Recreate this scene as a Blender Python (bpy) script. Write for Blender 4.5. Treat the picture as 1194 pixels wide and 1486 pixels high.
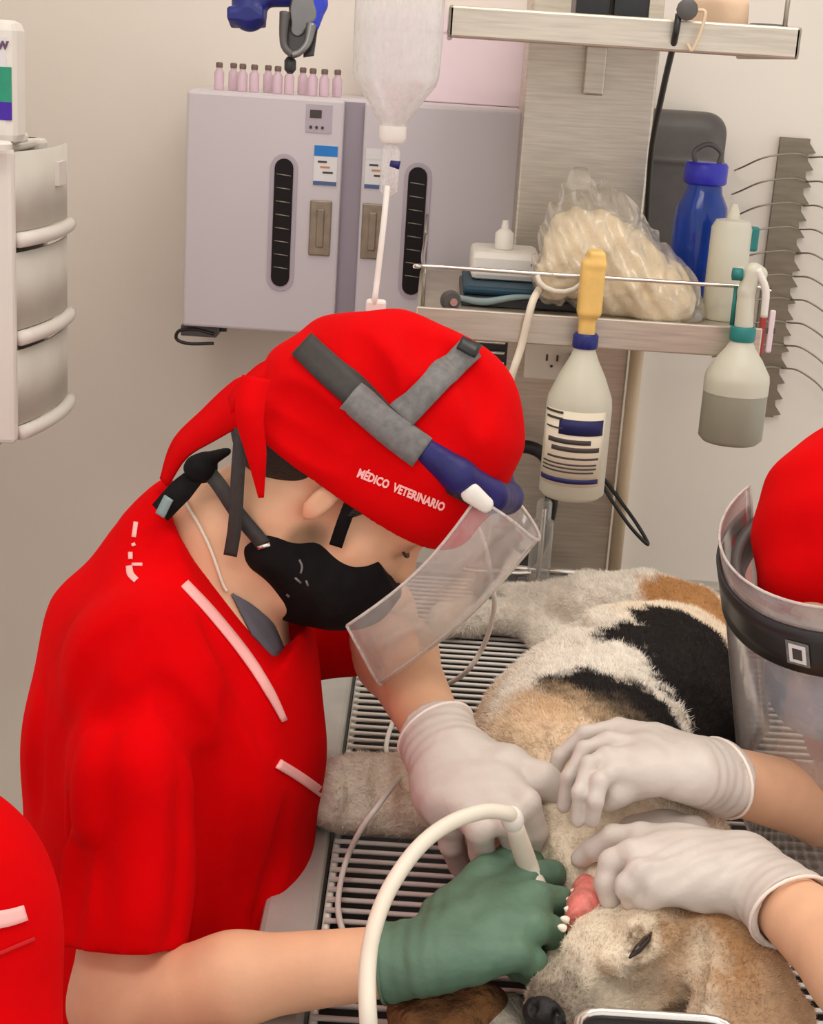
import bpy, bmesh, math, random
import numpy as np
from mathutils import Vector, Matrix
from mathutils.bvhtree import BVHTree

scene = bpy.context.scene
for o in list(bpy.data.objects):
    bpy.data.objects.remove(o)
COL = scene.collection
rng = np.random.default_rng(7)
random.seed(7)

# ------------------------------------------------------------------ camera
W, H, FPX = 1194, 1486, 2220.0
TH, ROLL = math.radians(16.6), math.radians(3.7)
CAM = np.array([0.0, 0.0, 1.64])
_r0 = np.array([1.0, 0, 0]); DV = np.array([0, math.cos(TH), -math.sin(TH)])
_u0 = np.array([0, math.sin(TH), math.cos(TH)])
RV = math.cos(ROLL) * _r0 + math.sin(ROLL) * _u0
UV = -math.sin(ROLL) * _r0 + math.cos(ROLL) * _u0
cam_d = bpy.data.cameras.new('camera')
cam = bpy.data.objects.new('camera', cam_d); COL.objects.link(cam)
cam_d.sensor_fit = 'VERTICAL'; cam_d.sensor_height = 24.0
cam_d.lens = FPX / H * 24.0
cam_d.clip_start = 0.05
M = Matrix(((RV[0], UV[0], -DV[0], CAM[0]), (RV[1], UV[1], -DV[1], CAM[1]), (RV[2], UV[2], -DV[2], CAM[2]), (0, 0, 0, 1)))
cam.matrix_world = M
scene.camera = cam

# ------------------------------------------------------------------ world, light, exposure
world = bpy.data.worlds.new('world'); scene.world = world
world.use_nodes = True
world.node_tree.nodes['Background'].inputs[0].default_value = (1.0, 0.975, 0.945, 1)
world.node_tree.nodes['Background'].inputs[1].default_value = 1.22
vs = scene.view_settings
vs.view_transform = 'Standard'; vs.look = 'None'; vs.exposure = -0.16; vs.gamma = 1.0
vs.use_curve_mapping = False
LAMPS = [((0.55, 1.25, 2.68), (1.2, 0.35), 9.0), ((-0.4, 0.2, 2.68), (1.2, 0.35), 9.0), ((-0.05, 2.0, 2.68), (1.5, 0.3), 5.0)]  # unseen ceiling panels; the last one is added to brighten the back wall
for loc, size, pw in LAMPS:
    l = bpy.data.lights.new('ceiling_panel_light', 'AREA'); l.shape = 'RECTANGLE'
    l.size, l.size_y = size; l.energy = pw; l.color = (1.0, 0.955, 0.90)
    lo_ = bpy.data.objects.new('ceiling_panel_light', l); COL.objects.link(lo_); lo_.location = loc

# ------------------------------------------------------------------ helpers: projection (dev units are metres)
def ray(px, py): return DV + (px - W / 2) / FPX * RV + (H / 2 - py) / FPX * UV
def P(px, py, z): return CAM + z * ray(px, py)
def Q(px, py, Y): v = ray(px, py); return CAM + v * (Y / v[1])
def PZ(px, py, Z): v = ray(px, py); return CAM + v * ((Z - CAM[2]) / v[2])
def vec(*a): return np.array(a, float)
def nrm(a): a = np.asarray(a, float); return a / np.linalg.norm(a)

# ------------------------------------------------------------------ materials
def lin(c):
    c = c / 255.0
    return c / 12.92 if c <= 0.04045 else ((c + 0.055) / 1.055) ** 2.4
def rgb(r, g, b): return (lin(r), lin(g), lin(b), 1)
MATS = {}
def mat(name, col, rough=0.6, metal=0.0, var=0.08, vscale=20.0, bump=0.0, bscale=120.0, stretch=(1, 1, 1),
        attr=None, alpha=1.0, trans=0.0, sheen=0.0, sss=0.0, emit=None, coat=0.0, ior=1.45, spec=0.5):
    m = bpy.data.materials.new(name); m.use_nodes = True
    nt = m.node_tree; b = nt.nodes['Principled BSDF']
    tc = nt.nodes.new('ShaderNodeTexCoord'); mp = nt.nodes.new('ShaderNodeMapping')
    nt.links.new(tc.outputs['Object'], mp.inputs[0]); mp.inputs['Scale'].default_value = stretch
    nz = nt.nodes.new('ShaderNodeTexNoise'); nz.inputs['Scale'].default_value = vscale; nz.inputs['Detail'].default_value = 4
    nt.links.new(mp.outputs[0], nz.inputs['Vector'])
    mix = nt.nodes.new('ShaderNodeMix'); mix.data_type = 'RGBA'; mix.blend_type = 'MULTIPLY'
    mix.inputs['Factor'].default_value = 1.0
    ramp = nt.nodes.new('ShaderNodeMapRange')
    ramp.inputs[1].default_value = 0.3; ramp.inputs[2].default_value = 0.7
    ramp.inputs[3].default_value = 1 - var; ramp.inputs[4].default_value = 1 + var
    nt.links.new(nz.outputs['Fac'], ramp.inputs[0])
    if attr:
        at = nt.nodes.new('ShaderNodeAttribute'); at.attribute_name = attr
        nt.links.new(at.outputs['Color'], mix.inputs['A'])
    else:
        mix.inputs['A'].default_value = col
    nt.links.new(ramp.outputs[0], mix.inputs['B'])
    nt.links.new(mix.outputs['Result'], b.inputs['Base Color'])
    b.inputs['Roughness'].default_value = rough; b.inputs['Metallic'].default_value = metal
    b.inputs['Alpha'].default_value = alpha
    b.inputs['Transmission Weight'].default_value = trans; b.inputs['IOR'].default_value = ior
    b.inputs['Coat Weight'].default_value = coat; b.inputs['Specular IOR Level'].default_value = spec
    if sheen: b.inputs['Sheen Weight'].default_value = sheen
    if sss:
        b.inputs['Subsurface Weight'].default_value = sss; b.inputs['Subsurface Radius'].default_value = (0.008, 0.003, 0.0015)
        b.inputs['Subsurface Scale'].default_value = 1.0
    if emit:
        b.inputs['Emission Color'].default_value = emit[0]; b.inputs['Emission Strength'].default_value = emit[1]
    if bump:
        n2 = nt.nodes.new('ShaderNodeTexNoise'); n2.inputs['Scale'].default_value = bscale; n2.inputs['Detail'].default_value = 5
        nt.links.new(mp.outputs[0], n2.inputs['Vector'])
        bp = nt.nodes.new('ShaderNodeBump'); bp.inputs['Strength'].default_value = bump; bp.inputs['Distance'].default_value = 0.01
        nt.links.new(n2.outputs['Fac'], bp.inputs['Height']); nt.links.new(bp.outputs[0], b.inputs['Normal'])
    MATS[name] = m
    return m
def film(name, haze, gloss, tint=(1, 1, 1, 1), hcol=(0.9, 0.88, 0.84, 1), rough=0.12):
    """clear plastic sheet: transparent + a little haze + fresnel gloss"""
    m = bpy.data.materials.new(name); m.use_nodes = True; nt = m.node_tree
    for n in list(nt.nodes):
        if n.type != 'OUTPUT_MATERIAL': nt.nodes.remove(n)
    out = [n for n in nt.nodes if n.type == 'OUTPUT_MATERIAL'][0]
    t = nt.nodes.new('ShaderNodeBsdfTransparent'); t.inputs[0].default_value = tint
    d = nt.nodes.new('ShaderNodeBsdfDiffuse'); d.inputs[0].default_value = hcol
    tr = nt.nodes.new('ShaderNodeBsdfTranslucent'); tr.inputs[0].default_value = hcol
    dm = nt.nodes.new('ShaderNodeMixShader'); nt.links.new(d.outputs[0], dm.inputs[1]); nt.links.new(tr.outputs[0], dm.inputs[2])
    m1 = nt.nodes.new('ShaderNodeMixShader'); m1.inputs[0].default_value = haze
    nz = nt.nodes.new('ShaderNodeTexNoise'); nz.inputs['Scale'].default_value = 14
    mr = nt.nodes.new('ShaderNodeMapRange'); mr.inputs[1].default_value = 0.3; mr.inputs[2].default_value = 0.7
    mr.inputs[3].default_value = haze * 0.75; mr.inputs[4].default_value = haze * 1.25
    nt.links.new(nz.outputs['Fac'], mr.inputs[0]); nt.links.new(mr.outputs[0], m1.inputs[0])
    nt.links.new(t.outputs[0], m1.inputs[1]); nt.links.new(dm.outputs[0], m1.inputs[2])
    g = nt.nodes.new('ShaderNodeBsdfGlossy'); g.inputs['Roughness'].default_value = rough
    lw = nt.nodes.new('ShaderNodeLayerWeight'); lw.inputs['Blend'].default_value = 0.25
    mm = nt.nodes.new('ShaderNodeMath'); mm.operation = 'MULTIPLY'; mm.inputs[1].default_value = gloss
    nt.links.new(lw.outputs['Facing'], mm.inputs[0])
    m2 = nt.nodes.new('ShaderNodeMixShader')
    nt.links.new(mm.outputs[0], m2.inputs[0]); nt.links.new(m1.outputs[0], m2.inputs[1]); nt.links.new(g.outputs[0], m2.inputs[2])
    nt.links.new(m2.outputs[0], out.inputs[0])
    MATS[name] = m
    return m

mat('wall', rgb(229, 221, 210), 0.75, var=0.02, vscale=3, bump=0.03, bscale=60)
mat('floor', rgb(205, 198, 188), 0.5, var=0.08, vscale=6)
mat('ceiling', rgb(242, 238, 232), 0.8, var=0.02)
mat('steel', (0.60, 0.535, 0.445, 1), 0.42, 0.85, var=0.12, vscale=14, stretch=(1, 1, 18), bump=0.04, bscale=60)
mat('steel_rim', (0.50, 0.48, 0.44, 1), 0.5, 0.35, var=0.08)
mat('steel_bright', (0.78, 0.74, 0.68, 1), 0.25, 1.0, var=0.06)
mat('rod_steel', (0.86, 0.82, 0.75, 1), 0.35, 0.2, var=0.1, vscale=9)
mat('basin', (0.012, 0.010, 0.008, 1), 0.6, 0.0, var=0.3, vscale=8)  # steel basin coloured near black to stand in for shade under the rods
mat('red_cloth', rgb(210, 2, 7), 0.95, var=0.10, vscale=9, bump=0.12, bscale=40, spec=0.06)
mat('red_trousers', rgb(200, 6, 10), 0.85, var=0.10, vscale=9)
mat('cap_cloth', rgb(208, 3, 7), 0.9, var=0.08, vscale=12, bump=0.12, bscale=45, spec=0.08)
mat('piping', rgb(250, 178, 172), 0.7)
mat('skin', rgb(226, 176, 140), 0.55, var=0.07, vscale=25, bump=0.03, bscale=200, sss=0.12)
mat('skin_face', (1, 1, 1, 1), 0.55, var=0.07, vscale=25, bump=0.03, bscale=200, sss=0.12, attr='coat')
mat('hair', (0.012, 0.009, 0.007, 1), 0.5, var=0.3, vscale=90, bump=0.4, bscale=300)
mat('black_cloth', (0.007, 0.006, 0.006, 1), 0.75, var=0.3, vscale=60, bump=0.15, bscale=90, spec=0.15)
mat('black_plastic', (0.018, 0.017, 0.017, 1), 0.35, var=0.2)
mat('grey_strap', rgb(112, 108, 106), 0.65, var=0.2, vscale=160)
mat('dark_strap', rgb(52, 47, 44), 0.6, var=0.15, vscale=160)
mat('navy_foam', rgb(24, 23, 92), 0.5, var=0.2, vscale=40, bump=0.1)
mat('grey_cloth', rgb(96, 92, 100), 0.8)
mat('white_glove', rgb(204, 192, 182), 0.42, var=0.05, vscale=30, bump=0.16, bscale=55, sss=0.06)
mat('green_glove', rgb(90, 120, 98), 0.5, var=0.12, vscale=28, bump=0.22, bscale=60)
mat('cuff_edge', rgb(240, 224, 212), 0.45)
mat('green_edge', rgb(88, 118, 96), 0.45)
mat('white_plastic', rgb(228, 222, 212), 0.45, var=0.03)
mat('cream_plastic', rgb(226, 217, 200), 0.45, var=0.04)
mat('cabinet', rgb(203, 195, 199), 0.45, var=0.015, vscale=4)
mat('cabinet_edge', rgb(178, 166, 176), 0.5, var=0.03)
mat('divider', rgb(152, 142, 152), 0.5, var=0.04)
mat('dark_glass', (0.012, 0.010, 0.010, 1), 0.45, spec=0.2)
mat('handle_metal', rgb(150, 140, 122), 0.4, 0.7, var=0.15, vscale=60)
mat('blue_print', rgb(38, 122, 200), 0.6)
mat('slate_print', rgb(80, 98, 140), 0.6)
mat('label_paper', rgb(222, 220, 220), 0.7, var=0.03)
mat('spray_label', rgb(226, 214, 190), 0.7, var=0.05)
mat('ink', rgb(70, 62, 60), 0.7)
mat('navy_print', rgb(26, 26, 84), 0.6)
mat('carton', rgb(234, 214, 220), 0.7, var=0.03, vscale=5)
mat('pink_glass', rgb(240, 214, 226), 0.2, trans=0.45, var=0.03)
mat('brown_cap', rgb(112, 92, 82), 0.5)
mat('navy_plastic', rgb(26, 34, 112), 0.4, var=0.15)
mat('bright_blue', rgb(40, 62, 190), 0.35, var=0.1)
mat('grey_metal', rgb(128, 126, 124), 0.35, 0.8, var=0.15)
mat('dark_grey', rgb(84, 80, 78), 0.45, var=0.15)
mat('blue_bottle', rgb(16, 66, 170), 0.14, trans=0.45, var=0.2, vscale=30)
mat('blue_cap', rgb(44, 44, 172), 0.35)
mat('milk_bottle', rgb(224, 220, 200), 0.35, trans=0.25, var=0.04)
mat('milk_liquid', rgb(176, 174, 152), 0.35, trans=0.1, var=0.03)
mat('grey_liquid', rgb(158, 156, 138), 0.35, trans=0.1, var=0.03)
mat('yellow_plastic', rgb(232, 190, 108), 0.45, var=0.08, vscale=40)
mat('teal', rgb(34, 120, 116), 0.5)
mat('dark_teal', rgb(18, 60, 78), 0.5)
mat('grey_teal', rgb(132, 150, 150), 0.5)
mat('red_plastic', rgb(168, 62, 58), 0.5)
mat('beige_post', rgb(212, 190, 158), 0.5, var=0.04)
mat('white_trim', rgb(224, 216, 204), 0.6, var=0.02)
mat('wire', rgb(150, 142, 130), 0.35, 0.6)
mat('rack_plate', rgb(132, 122, 106), 0.45, 0.7, var=0.1, stretch=(1, 1, 8))
mat('hose', rgb(226, 216, 198), 0.4, var=0.03)
mat('iv_line', rgb(226, 220, 210), 0.35, trans=0.0, var=0.03)
mat('cord_white', rgb(226, 214, 194), 0.5)
mat('bag_content', rgb(226, 206, 172), 0.6, var=0.14, vscale=26, bump=0.5, bscale=45)
mat('gum', rgb(220, 124, 114), 0.4, var=0.15, vscale=120, bump=0.3, bscale=160, sss=0.1)
mat('teeth', rgb(240, 228, 206), 0.3)
mat('nose', (0.012, 0.010, 0.010, 1), 0.6, bump=0.3, bscale=200)
mat('fur', (1, 1, 1, 1), 0.9, spec=0.2, var=0.08, vscale=60, bump=0.35, bscale=140, attr='coat')
mat('brown_fleece', rgb(122, 82, 48), 0.95, var=0.4, vscale=35, bump=0.9, bscale=110)
mat('grey_fleece', rgb(180, 172, 156), 0.95, var=0.15, vscale=35, bump=0.6, bscale=110)
mat('purple_print', rgb(66, 24, 160), 0.5, var=0.1)
mat('plum_print', rgb(104, 74, 100), 0.5)
mat('green_print', rgb(38, 146, 112), 0.5, var=0.15, vscale=30)
mat('frost', rgb(214, 208, 196), 0.5, var=0.06, vscale=12, alpha=0.93)
mat('tower_white', rgb(222, 215, 206), 0.5, var=0.02)
mat('drawer_items', rgb(206, 200, 190), 0.6, var=0.3, vscale=25)
mat('lamp_diffuser', (1, 1, 1, 1), 0.5, emit=((1, 0.93, 0.85, 1), 1.2))
mat('seat_black', (0.03, 0.03, 0.03, 1), 0.5)
mat('mask_blue', rgb(122, 148, 188), 0.8, var=0.06)
mat('shoe', rgb(60, 56, 54), 0.6)
mat('eye_white', rgb(230, 224, 216), 0.2)
mat('eye_dark', (0.02, 0.012, 0.008, 1), 0.15)
mat('orange_dot', rgb(196, 138, 90), 0.6)
film('visor', 0.24, 0.6)
film('visor_b', 0.30, 0.9)
film('visor_edge', 0.75, 0.5, hcol=(0.95, 0.90, 0.84, 1))
film('clear_bag', 0.26, 0.8, hcol=(0.92, 0.86, 0.74, 1), rough=0.2)
film('iv_plastic', 0.52, 0.5, hcol=(0.86, 0.83, 0.82, 1), rough=0.15)
film('clear_tube', 0.25, 0.8, hcol=(0.85, 0.82, 0.76, 1))

# ------------------------------------------------------------------ object helpers
def new_mesh(name, verts, faces, smooth=False):
    me = bpy.data.meshes.new(name)
    if isinstance(verts, np.ndarray): verts = verts.tolist()
    if isinstance(faces, np.ndarray): faces = faces.tolist()
    me.from_pydata(verts, [], faces); me.update()
    if smooth: me.polygons.foreach_set('use_smooth', [True] * len(me.polygons))
    return me
def link(name, me, m=None, parent=None):
    o = bpy.data.objects.new(name, me); COL.objects.link(o)
    if m is not None and me is not None: me.materials.append(MATS[m] if isinstance(m, str) else m)
    if parent is not None:
        o.parent = parent
        o.matrix_parent_inverse = PW.get(parent.name, Matrix.Identity(4)).inverted()
    return o
PW = {}
def mk(name, verts, faces, m, parent=None, smooth=False): return link(name, new_mesh(name, verts, faces, smooth), m, parent)
def tag(o, label, cat, group=None, kind=None):
    if label: o['label'] = label
    if cat: o['category'] = cat
    if group: o['group'] = group
    if kind: o['kind'] = kind
    return o
def thing(name, label, cat, loc=(0, 0, 0), group=None):
    o = bpy.data.objects.new(name, None); COL.objects.link(o); o.location = tuple(float(x) for x in loc)
    o.empty_display_size = 0.02
    PW[o.name] = Matrix.Translation(o.location)
    return tag(o, label, cat, group)
def struct(o): o['kind'] = 'structure'; return o
def dup(o, delta, parent=None):
    c = o.copy(); COL.objects.link(c)
    if parent is None:
        c.location = o.location + Vector(delta)
        PW[c.name] = Matrix.Translation(c.location)
    else:
        mpi = o.matrix_parent_inverse.copy(); c.parent = parent; c.matrix_parent_inverse = mpi
    for ch in o.children: dup(ch, (0, 0, 0), c)
    return c

def box(name, lo, hi, m, parent=None, bevel=0.0, R=None, pivot=None, seg=2):
    bm = bmesh.new(); bmesh.ops.create_cube(bm, size=1)
    lo = np.array(lo, float); hi = np.array(hi, float); c = (lo + hi) / 2; s = hi - lo
    for v in bm.verts: v.co = Vector((c[0] + v.co.x * s[0], c[1] + v.co.y * s[1], c[2] + v.co.z * s[2]))
    if bevel: bmesh.ops.bevel(bm, geom=bm.edges[:], offset=min(bevel, 0.45 * s.min()), segments=seg, affect='EDGES', profile=0.5)
    if R is not None:
        pv = Vector(pivot if pivot is not None else c)
        bmesh.ops.rotate(bm, verts=bm.verts, cent=pv, matrix=R)
    me = bpy.data.meshes.new(name); bm.to_mesh(me); bm.free()
    return link(name, me, m, parent)

def catmull(pts, n=8):
    pts = [np.asarray(p, float) for p in pts]
    if len(pts) == 2: return [pts[0] + (pts[1] - pts[0]) * t for t in np.linspace(0, 1, n)]
    ext = [2 * pts[0] - pts[1]] + pts + [2 * pts[-1] - pts[-2]]
    out = []
    for i in range(1, len(ext) - 2):
        p0, p1, p2, p3 = ext[i - 1:i + 3]
        for t in np.arange(n) / n:
            out.append(0.5 * ((2 * p1) + (-p0 + p2) * t + (2 * p0 - 5 * p1 + 4 * p2 - p3) * t * t + (-p0 + 3 * p1 - 3 * p2 + p3) * t ** 3))
    out.append(pts[-1]); return out
def sweep(pts, radii, ns=10, closed=False, flat=None):
    pts = [np.asarray(p, float) for p in pts]; n = len(pts)
    if np.isscalar(radii): radii = [radii] * n
    V = []; F = []; up = None
    for i in range(n):
        if closed: t = nrm(pts[(i + 1) % n] - pts[i - 1])
        else: t = nrm(pts[min(i + 1, n - 1)] - pts[max(i - 1, 0)])
        if up is None:
            up = np.cross(t, [0, 0, 1.0])
            if np.linalg.norm(up) < 1e-3: up = np.cross(t, [1.0, 0, 0])
        up = nrm(up - t * (up @ t)); b = np.cross(t, up)
        for k in range(ns):
            a = 2 * math.pi * k / ns
            V.append(pts[i] + radii[i] * (math.cos(a) * up + math.sin(a) * b))
    m = n if closed else n - 1
    for i in range(m):
        j = (i + 1) % n
        for k in range(ns):
            F.append((i * ns + k, i * ns + (k + 1) % ns, j * ns + (k + 1) % ns, j * ns + k))
    if not closed:
        F.append(tuple(range(ns))[::-1]); F.append(tuple((n - 1) * ns + k for k in range(ns)))
    return V, F
def tube(name, pts, r, m, parent=None, ns=10, n=8, closed=False, raw=False):
    p = pts if raw else catmull(pts, n)
    if not np.isscalar(r):
        r = np.interp(np.linspace(0, 1, len(p)), np.linspace(0, 1, len(r)), r)
    V, F = sweep(p, r, ns, closed)
    return mk(name, [tuple(v) for v in V], F, m, parent, True)
def lathe(name, prof, m, base, parent=None, seg=28, axis=None, xs=1.0):
    """profile [(r, z)] revolved about the vertical (or axis) through base"""
    V = []; F = []
    base = np.asarray(base, float)
    if axis is None: ez = vec(0, 0, 1); ex = vec(1, 0, 0); ey = vec(0, 1, 0)
    else:
        ez = nrm(axis); ex = np.cross(ez, [0, 1.0, 0]); ex = nrm(ex if np.linalg.norm(ex) > 1e-3 else [1, 0, 0]); ey = np.cross(ez, ex)
    for r, z in prof:
        for k in range(seg):
            a = 2 * math.pi * k / seg
            V.append(base + ez * z + r * (xs * math.cos(a) * ex + math.sin(a) * ey))
    for i in range(len(prof) - 1):
        for k in range(seg):
            F.append((i * seg + k, i * seg + (k + 1) % seg, (i + 1) * seg + (k + 1) % seg, (i + 1) * seg + k))
    F.append(tuple(range(seg))[::-1]); F.append(tuple((len(prof) - 1) * seg + k for k in range(seg)))
    o = mk(name, [tuple(v) for v in V], F, m, parent, True)
    o.data.set_sharp_from_angle(angle=math.radians(50))
    return o
def cylpatch(name, c, r, z0, z1, a0, a1, m, parent, n=12, th=0.0006):
    V = []; F = []
    for rr in (r, r + th):
        for i in range(n + 1):
            a = a0 + (a1 - a0) * i / n
            for z in (z0, z1): V.append((c[0] + rr * math.cos(a), c[1] + rr * math.sin(a), c[2] + z))
    o2 = 2 * (n + 1)
    for i in range(n):
        F.append((o2 + 2 * i, o2 + 2 * i + 2, o2 + 2 * i + 3, o2 + 2 * i + 1))
        F.append((2 * i, 2 * i + 1, 2 * i + 3, 2 * i + 2))
        F.append((2 * i, 2 * i + 2, o2 + 2 * i + 2, o2 + 2 * i)); F.append((2 * i + 1, o2 + 2 * i + 1, o2 + 2 * i + 3, 2 * i + 3))
    F.append((0, o2, o2 + 1, 1)); F.append((2 * n, 2 * n + 1, o2 + 2 * n + 1, o2 + 2 * n))
    return mk(name, V, F, m, parent, True)
def extrude_poly(name, pts2, frame, depth, m, parent=None):
    """pts2 in the (ex, ey) plane of frame=(origin, ex, ey); thickness along ex x ey"""
    o, ex, ey = [np.asarray(a, float) for a in frame]; nz = np.cross(ex, ey)
    n = len(pts2); V = [tuple(o + ex * p[0] + ey * p[1] + nz * d) for d in (0, depth) for p in pts2]
    F = [tuple(range(n))[::-1], tuple(range(n, 2 * n))] + [(i, (i + 1) % n, n + (i + 1) % n, n + i) for i in range(n)]
    return mk(name, V, F, m, parent)

# ------------------------------------------------------------------ implicit surface modeller (smooth unions, surface nets)
class Vol:
    def __init__(s, lo, hi, h):
        s.lo = np.array(lo, float); s.h = h
        n = np.ceil((np.array(hi, float) - s.lo) / h).astype(int) + 1
        s.n = n; s.ax = [(s.lo[i] + h * np.arange(n[i])).astype(np.float32) for i in range(3)]
        s.F = np.full(n, 0.5, np.float32)
    def win(s, lo, hi):
        a = np.clip(np.floor((np.array(lo) - s.lo) / s.h).astype(int), 0, s.n); b = np.clip(np.ceil((np.array(hi) - s.lo) / s.h).astype(int) + 1, 0, s.n)
        sl = tuple(slice(a[i], b[i]) for i in range(3))
        X = s.ax[0][sl[0]][:, None, None]; Y = s.ax[1][sl[1]][None, :, None]; Z = s.ax[2][sl[2]][None, None, :]
        return sl, X, Y, Z
    def add(s, prim, k=0.0, mode='add'):
        f, lo, hi = prim; mg = max(k, 0) + 4 * s.h
        sl, X, Y, Z = s.win(np.array(lo) - mg, np.array(hi) + mg)
        A = s.F[sl]
        if A.size == 0: return s
        d = f(X, Y, Z).astype(np.float32)
        if mode == 'add':
            if k > 0:
                t = np.clip(0.5 + 0.5 * (d - A) / k, 0, 1); s.F[sl] = d + (A - d) * t - k * t * (1 - t)
            else: s.F[sl] = np.minimum(A, d)
        elif mode == 'cut':
            if k > 0:
                t = np.clip(0.5 - 0.5 * (A + d) / k, 0, 1); s.F[sl] = A + (-d - A) * t + k * t * (1 - t)
            else: s.F[sl] = np.maximum(A, -d)
        return s
    def cut(s, prim, k=0.0): return s.add(prim, k, 'cut')
    def chain(s, pts, rad, k=0.0, flat=None, mode='add'):
        for i in range(len(pts) - 1): s.add(cone(pts[i], pts[i + 1], rad[i], rad[i + 1], flat), k, mode)
        return s
    def plane(s, c, n):
        """keep the side where dot(p-c, n) < 0"""
        sl, X, Y, Z = s.win(s.lo - 1, s.lo + s.h * s.n + 1)
        d = (X - c[0]) * n[0] + (Y - c[1]) * n[1] + (Z - c[2]) * n[2]
        s.F = np.maximum(s.F, d.astype(np.float32)); return s
    def warp(s, f):
        sl, X, Y, Z = s.win(s.lo - 1, s.lo + s.h * s.n + 1)
        s.F = s.F + f(X, Y, Z).astype(np.float32); return s
    def mesh(s):
        F = s.F
        F[0] = F[-1] = 0.5; F[:, 0] = F[:, -1] = 0.5; F[:, :, 0] = F[:, :, -1] = 0.5
        S = F < 0
        cnt = np.zeros(np.array(S.shape) - 1, np.int8)
        for a in (0, 1):
            for b in (0, 1):
                for c in (0, 1):
                    cnt += S[a:S.shape[0] - 1 + a, b:S.shape[1] - 1 + b, c:S.shape[2] - 1 + c]
        I = np.argwhere((cnt > 0) & (cnt < 8))
        idx = np.full(cnt.shape, -1, np.int32); idx[I[:, 0], I[:, 1], I[:, 2]] = np.arange(len(I))
        acc = np.zeros((len(I), 3)); num = np.zeros(len(I))
        cor = np.array([(a, b, c) for a in (0, 1) for b in (0, 1) for c in (0, 1)])
        val = [F[I[:, 0] + c[0], I[:, 1] + c[1], I[:, 2] + c[2]] for c in cor]
        for i in range(8):
            for j in range(i + 1, 8):
                if np.abs(cor[i] - cor[j]).sum() != 1: continue
                vi, vj = val[i], val[j]; m = (vi < 0) != (vj < 0)
                t = np.where(m, vi / np.where(m, vi - vj, 1), 0)
                acc += m[:, None] * (cor[i] + (cor[j] - cor[i]) * t[:, None]); num += m
        V = s.lo + s.h * (I + acc / num[:, None])
        faces = []
        for ax in range(3):
            sl0 = [slice(None)] * 3; sl1 = [slice(None)] * 3; sl0[ax] = slice(0, -1); sl1[ax] = slice(1, None)
            A = S[tuple(sl0)]; B = S[tuple(sl1)]
            E = np.argwhere(A != B); inside = A[E[:, 0], E[:, 1], E[:, 2]]
            o1, o2 = (ax + 1) % 3, (ax + 2) % 3
            q = []
            for (da, db) in ((0, 0), (-1, 0), (-1, -1), (0, -1)):
                e = E.copy(); e[:, o1] += da; e[:, o2] += db; q.append(idx[e[:, 0], e[:, 1], e[:, 2]])
            q = np.stack(q, 1); q[~inside] = q[~inside][:, ::-1]
            faces.append(q)
        return V, np.concatenate(faces)
    def build(s, name, m, parent=None, smooth_it=1, keep=True):
        V, Fa = s.mesh()
        for _ in range(smooth_it):
            acc = np.zeros_like(V); num = np.zeros(len(V))
            for a, b in ((0, 1), (1, 2), (2, 3), (3, 0)):
                np.add.at(acc, Fa[:, a], V[Fa[:, b]]); np.add.at(num, Fa[:, a], 1)
                np.add.at(acc, Fa[:, b], V[Fa[:, a]]); np.add.at(num, Fa[:, b], 1)
            V = 0.5 * V + 0.5 * acc / np.maximum(num, 1)[:, None]
        o = mk(name, V, Fa, m, parent, True)
        o.data.validate()
        return o, V, Fa
def cone(a, b, ra, rb, flat=None):
    a = np.asarray(a, float); b = np.asarray(b, float); ba = b - a; L2 = max(float(ba @ ba), 1e-12)
    def f(X, Y, Z):
        px, py, pz = X - a[0], Y - a[1], Z - a[2]
        if flat is not None:
            n, fac = flat; n = np.asarray(n, float); w = (px * n[0] + py * n[1] + pz * n[2]); bn = float(ba @ n)
            t = np.clip((px * ba[0] + py * ba[1] + pz * ba[2]) / L2, 0, 1)
            qx, qy, qz = px - t * ba[0], py - t * ba[1], pz - t * ba[2]
            w = (qx * n[0] + qy * n[1] + qz * n[2]) * (fac - 1)
            qx, qy, qz = qx + w * n[0], qy + w * n[1], qz + w * n[2]
            return (np.sqrt(qx * qx + qy * qy + qz * qz) - (ra + (rb - ra) * t)) / max(1.0, math.sqrt(fac))
        t = np.clip((px * ba[0] + py * ba[1] + pz * ba[2]) / L2, 0, 1)
        qx, qy, qz = px - t * ba[0], py - t * ba[1], pz - t * ba[2]
        return np.sqrt(qx * qx + qy * qy + qz * qz) - (ra + (rb - ra) * t)
    R = max(ra, rb)
    if flat is not None and flat[1] < 1: R /= flat[1]
    return f, np.minimum(a, b) - R, np.maximum(a, b) + R
def ell(c, r, ax=None):
    c = np.asarray(c, float); r = np.asarray(r, float)
    A = np.eye(3) if ax is None else np.array([nrm(x) for x in ax])
    def f(X, Y, Z):
        px, py, pz = X - c[0], Y - c[1], Z - c[2]; k0 = 0; k1 = 0
        for i in range(3):
            u = px * A[i][0] + py * A[i][1] + pz * A[i][2]; k0 = k0 + (u / r[i]) ** 2; k1 = k1 + (u / r[i] ** 2) ** 2
        k0 = np.sqrt(k0); k1 = np.sqrt(k1) + 1e-9
        return k0 * (k0 - 1) / k1
    e = np.sqrt(((A * r[:, None]) ** 2).sum(0))
    return f, c - e, c + e
def rbox(c, hs, r, ax=None):
    c = np.asarray(c, float); hs = np.asarray(hs, float)
    A = np.eye(3) if ax is None else np.array([nrm(x) for x in ax])
    def f(X, Y, Z):
        px, py, pz = X - c[0], Y - c[1], Z - c[2]; s = 0; mx = None
        for i in range(3):
            u = np.abs(px * A[i][0] + py * A[i][1] + pz * A[i][2]) - (hs[i] - r)
            s = s + np.maximum(u, 0) ** 2; mx = u if mx is None else np.maximum(mx, u)
        return np.sqrt(s) + np.minimum(mx, 0) - r
    e = np.abs(A * hs[:, None]).sum(0)
    return f, c - e, c + e

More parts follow.
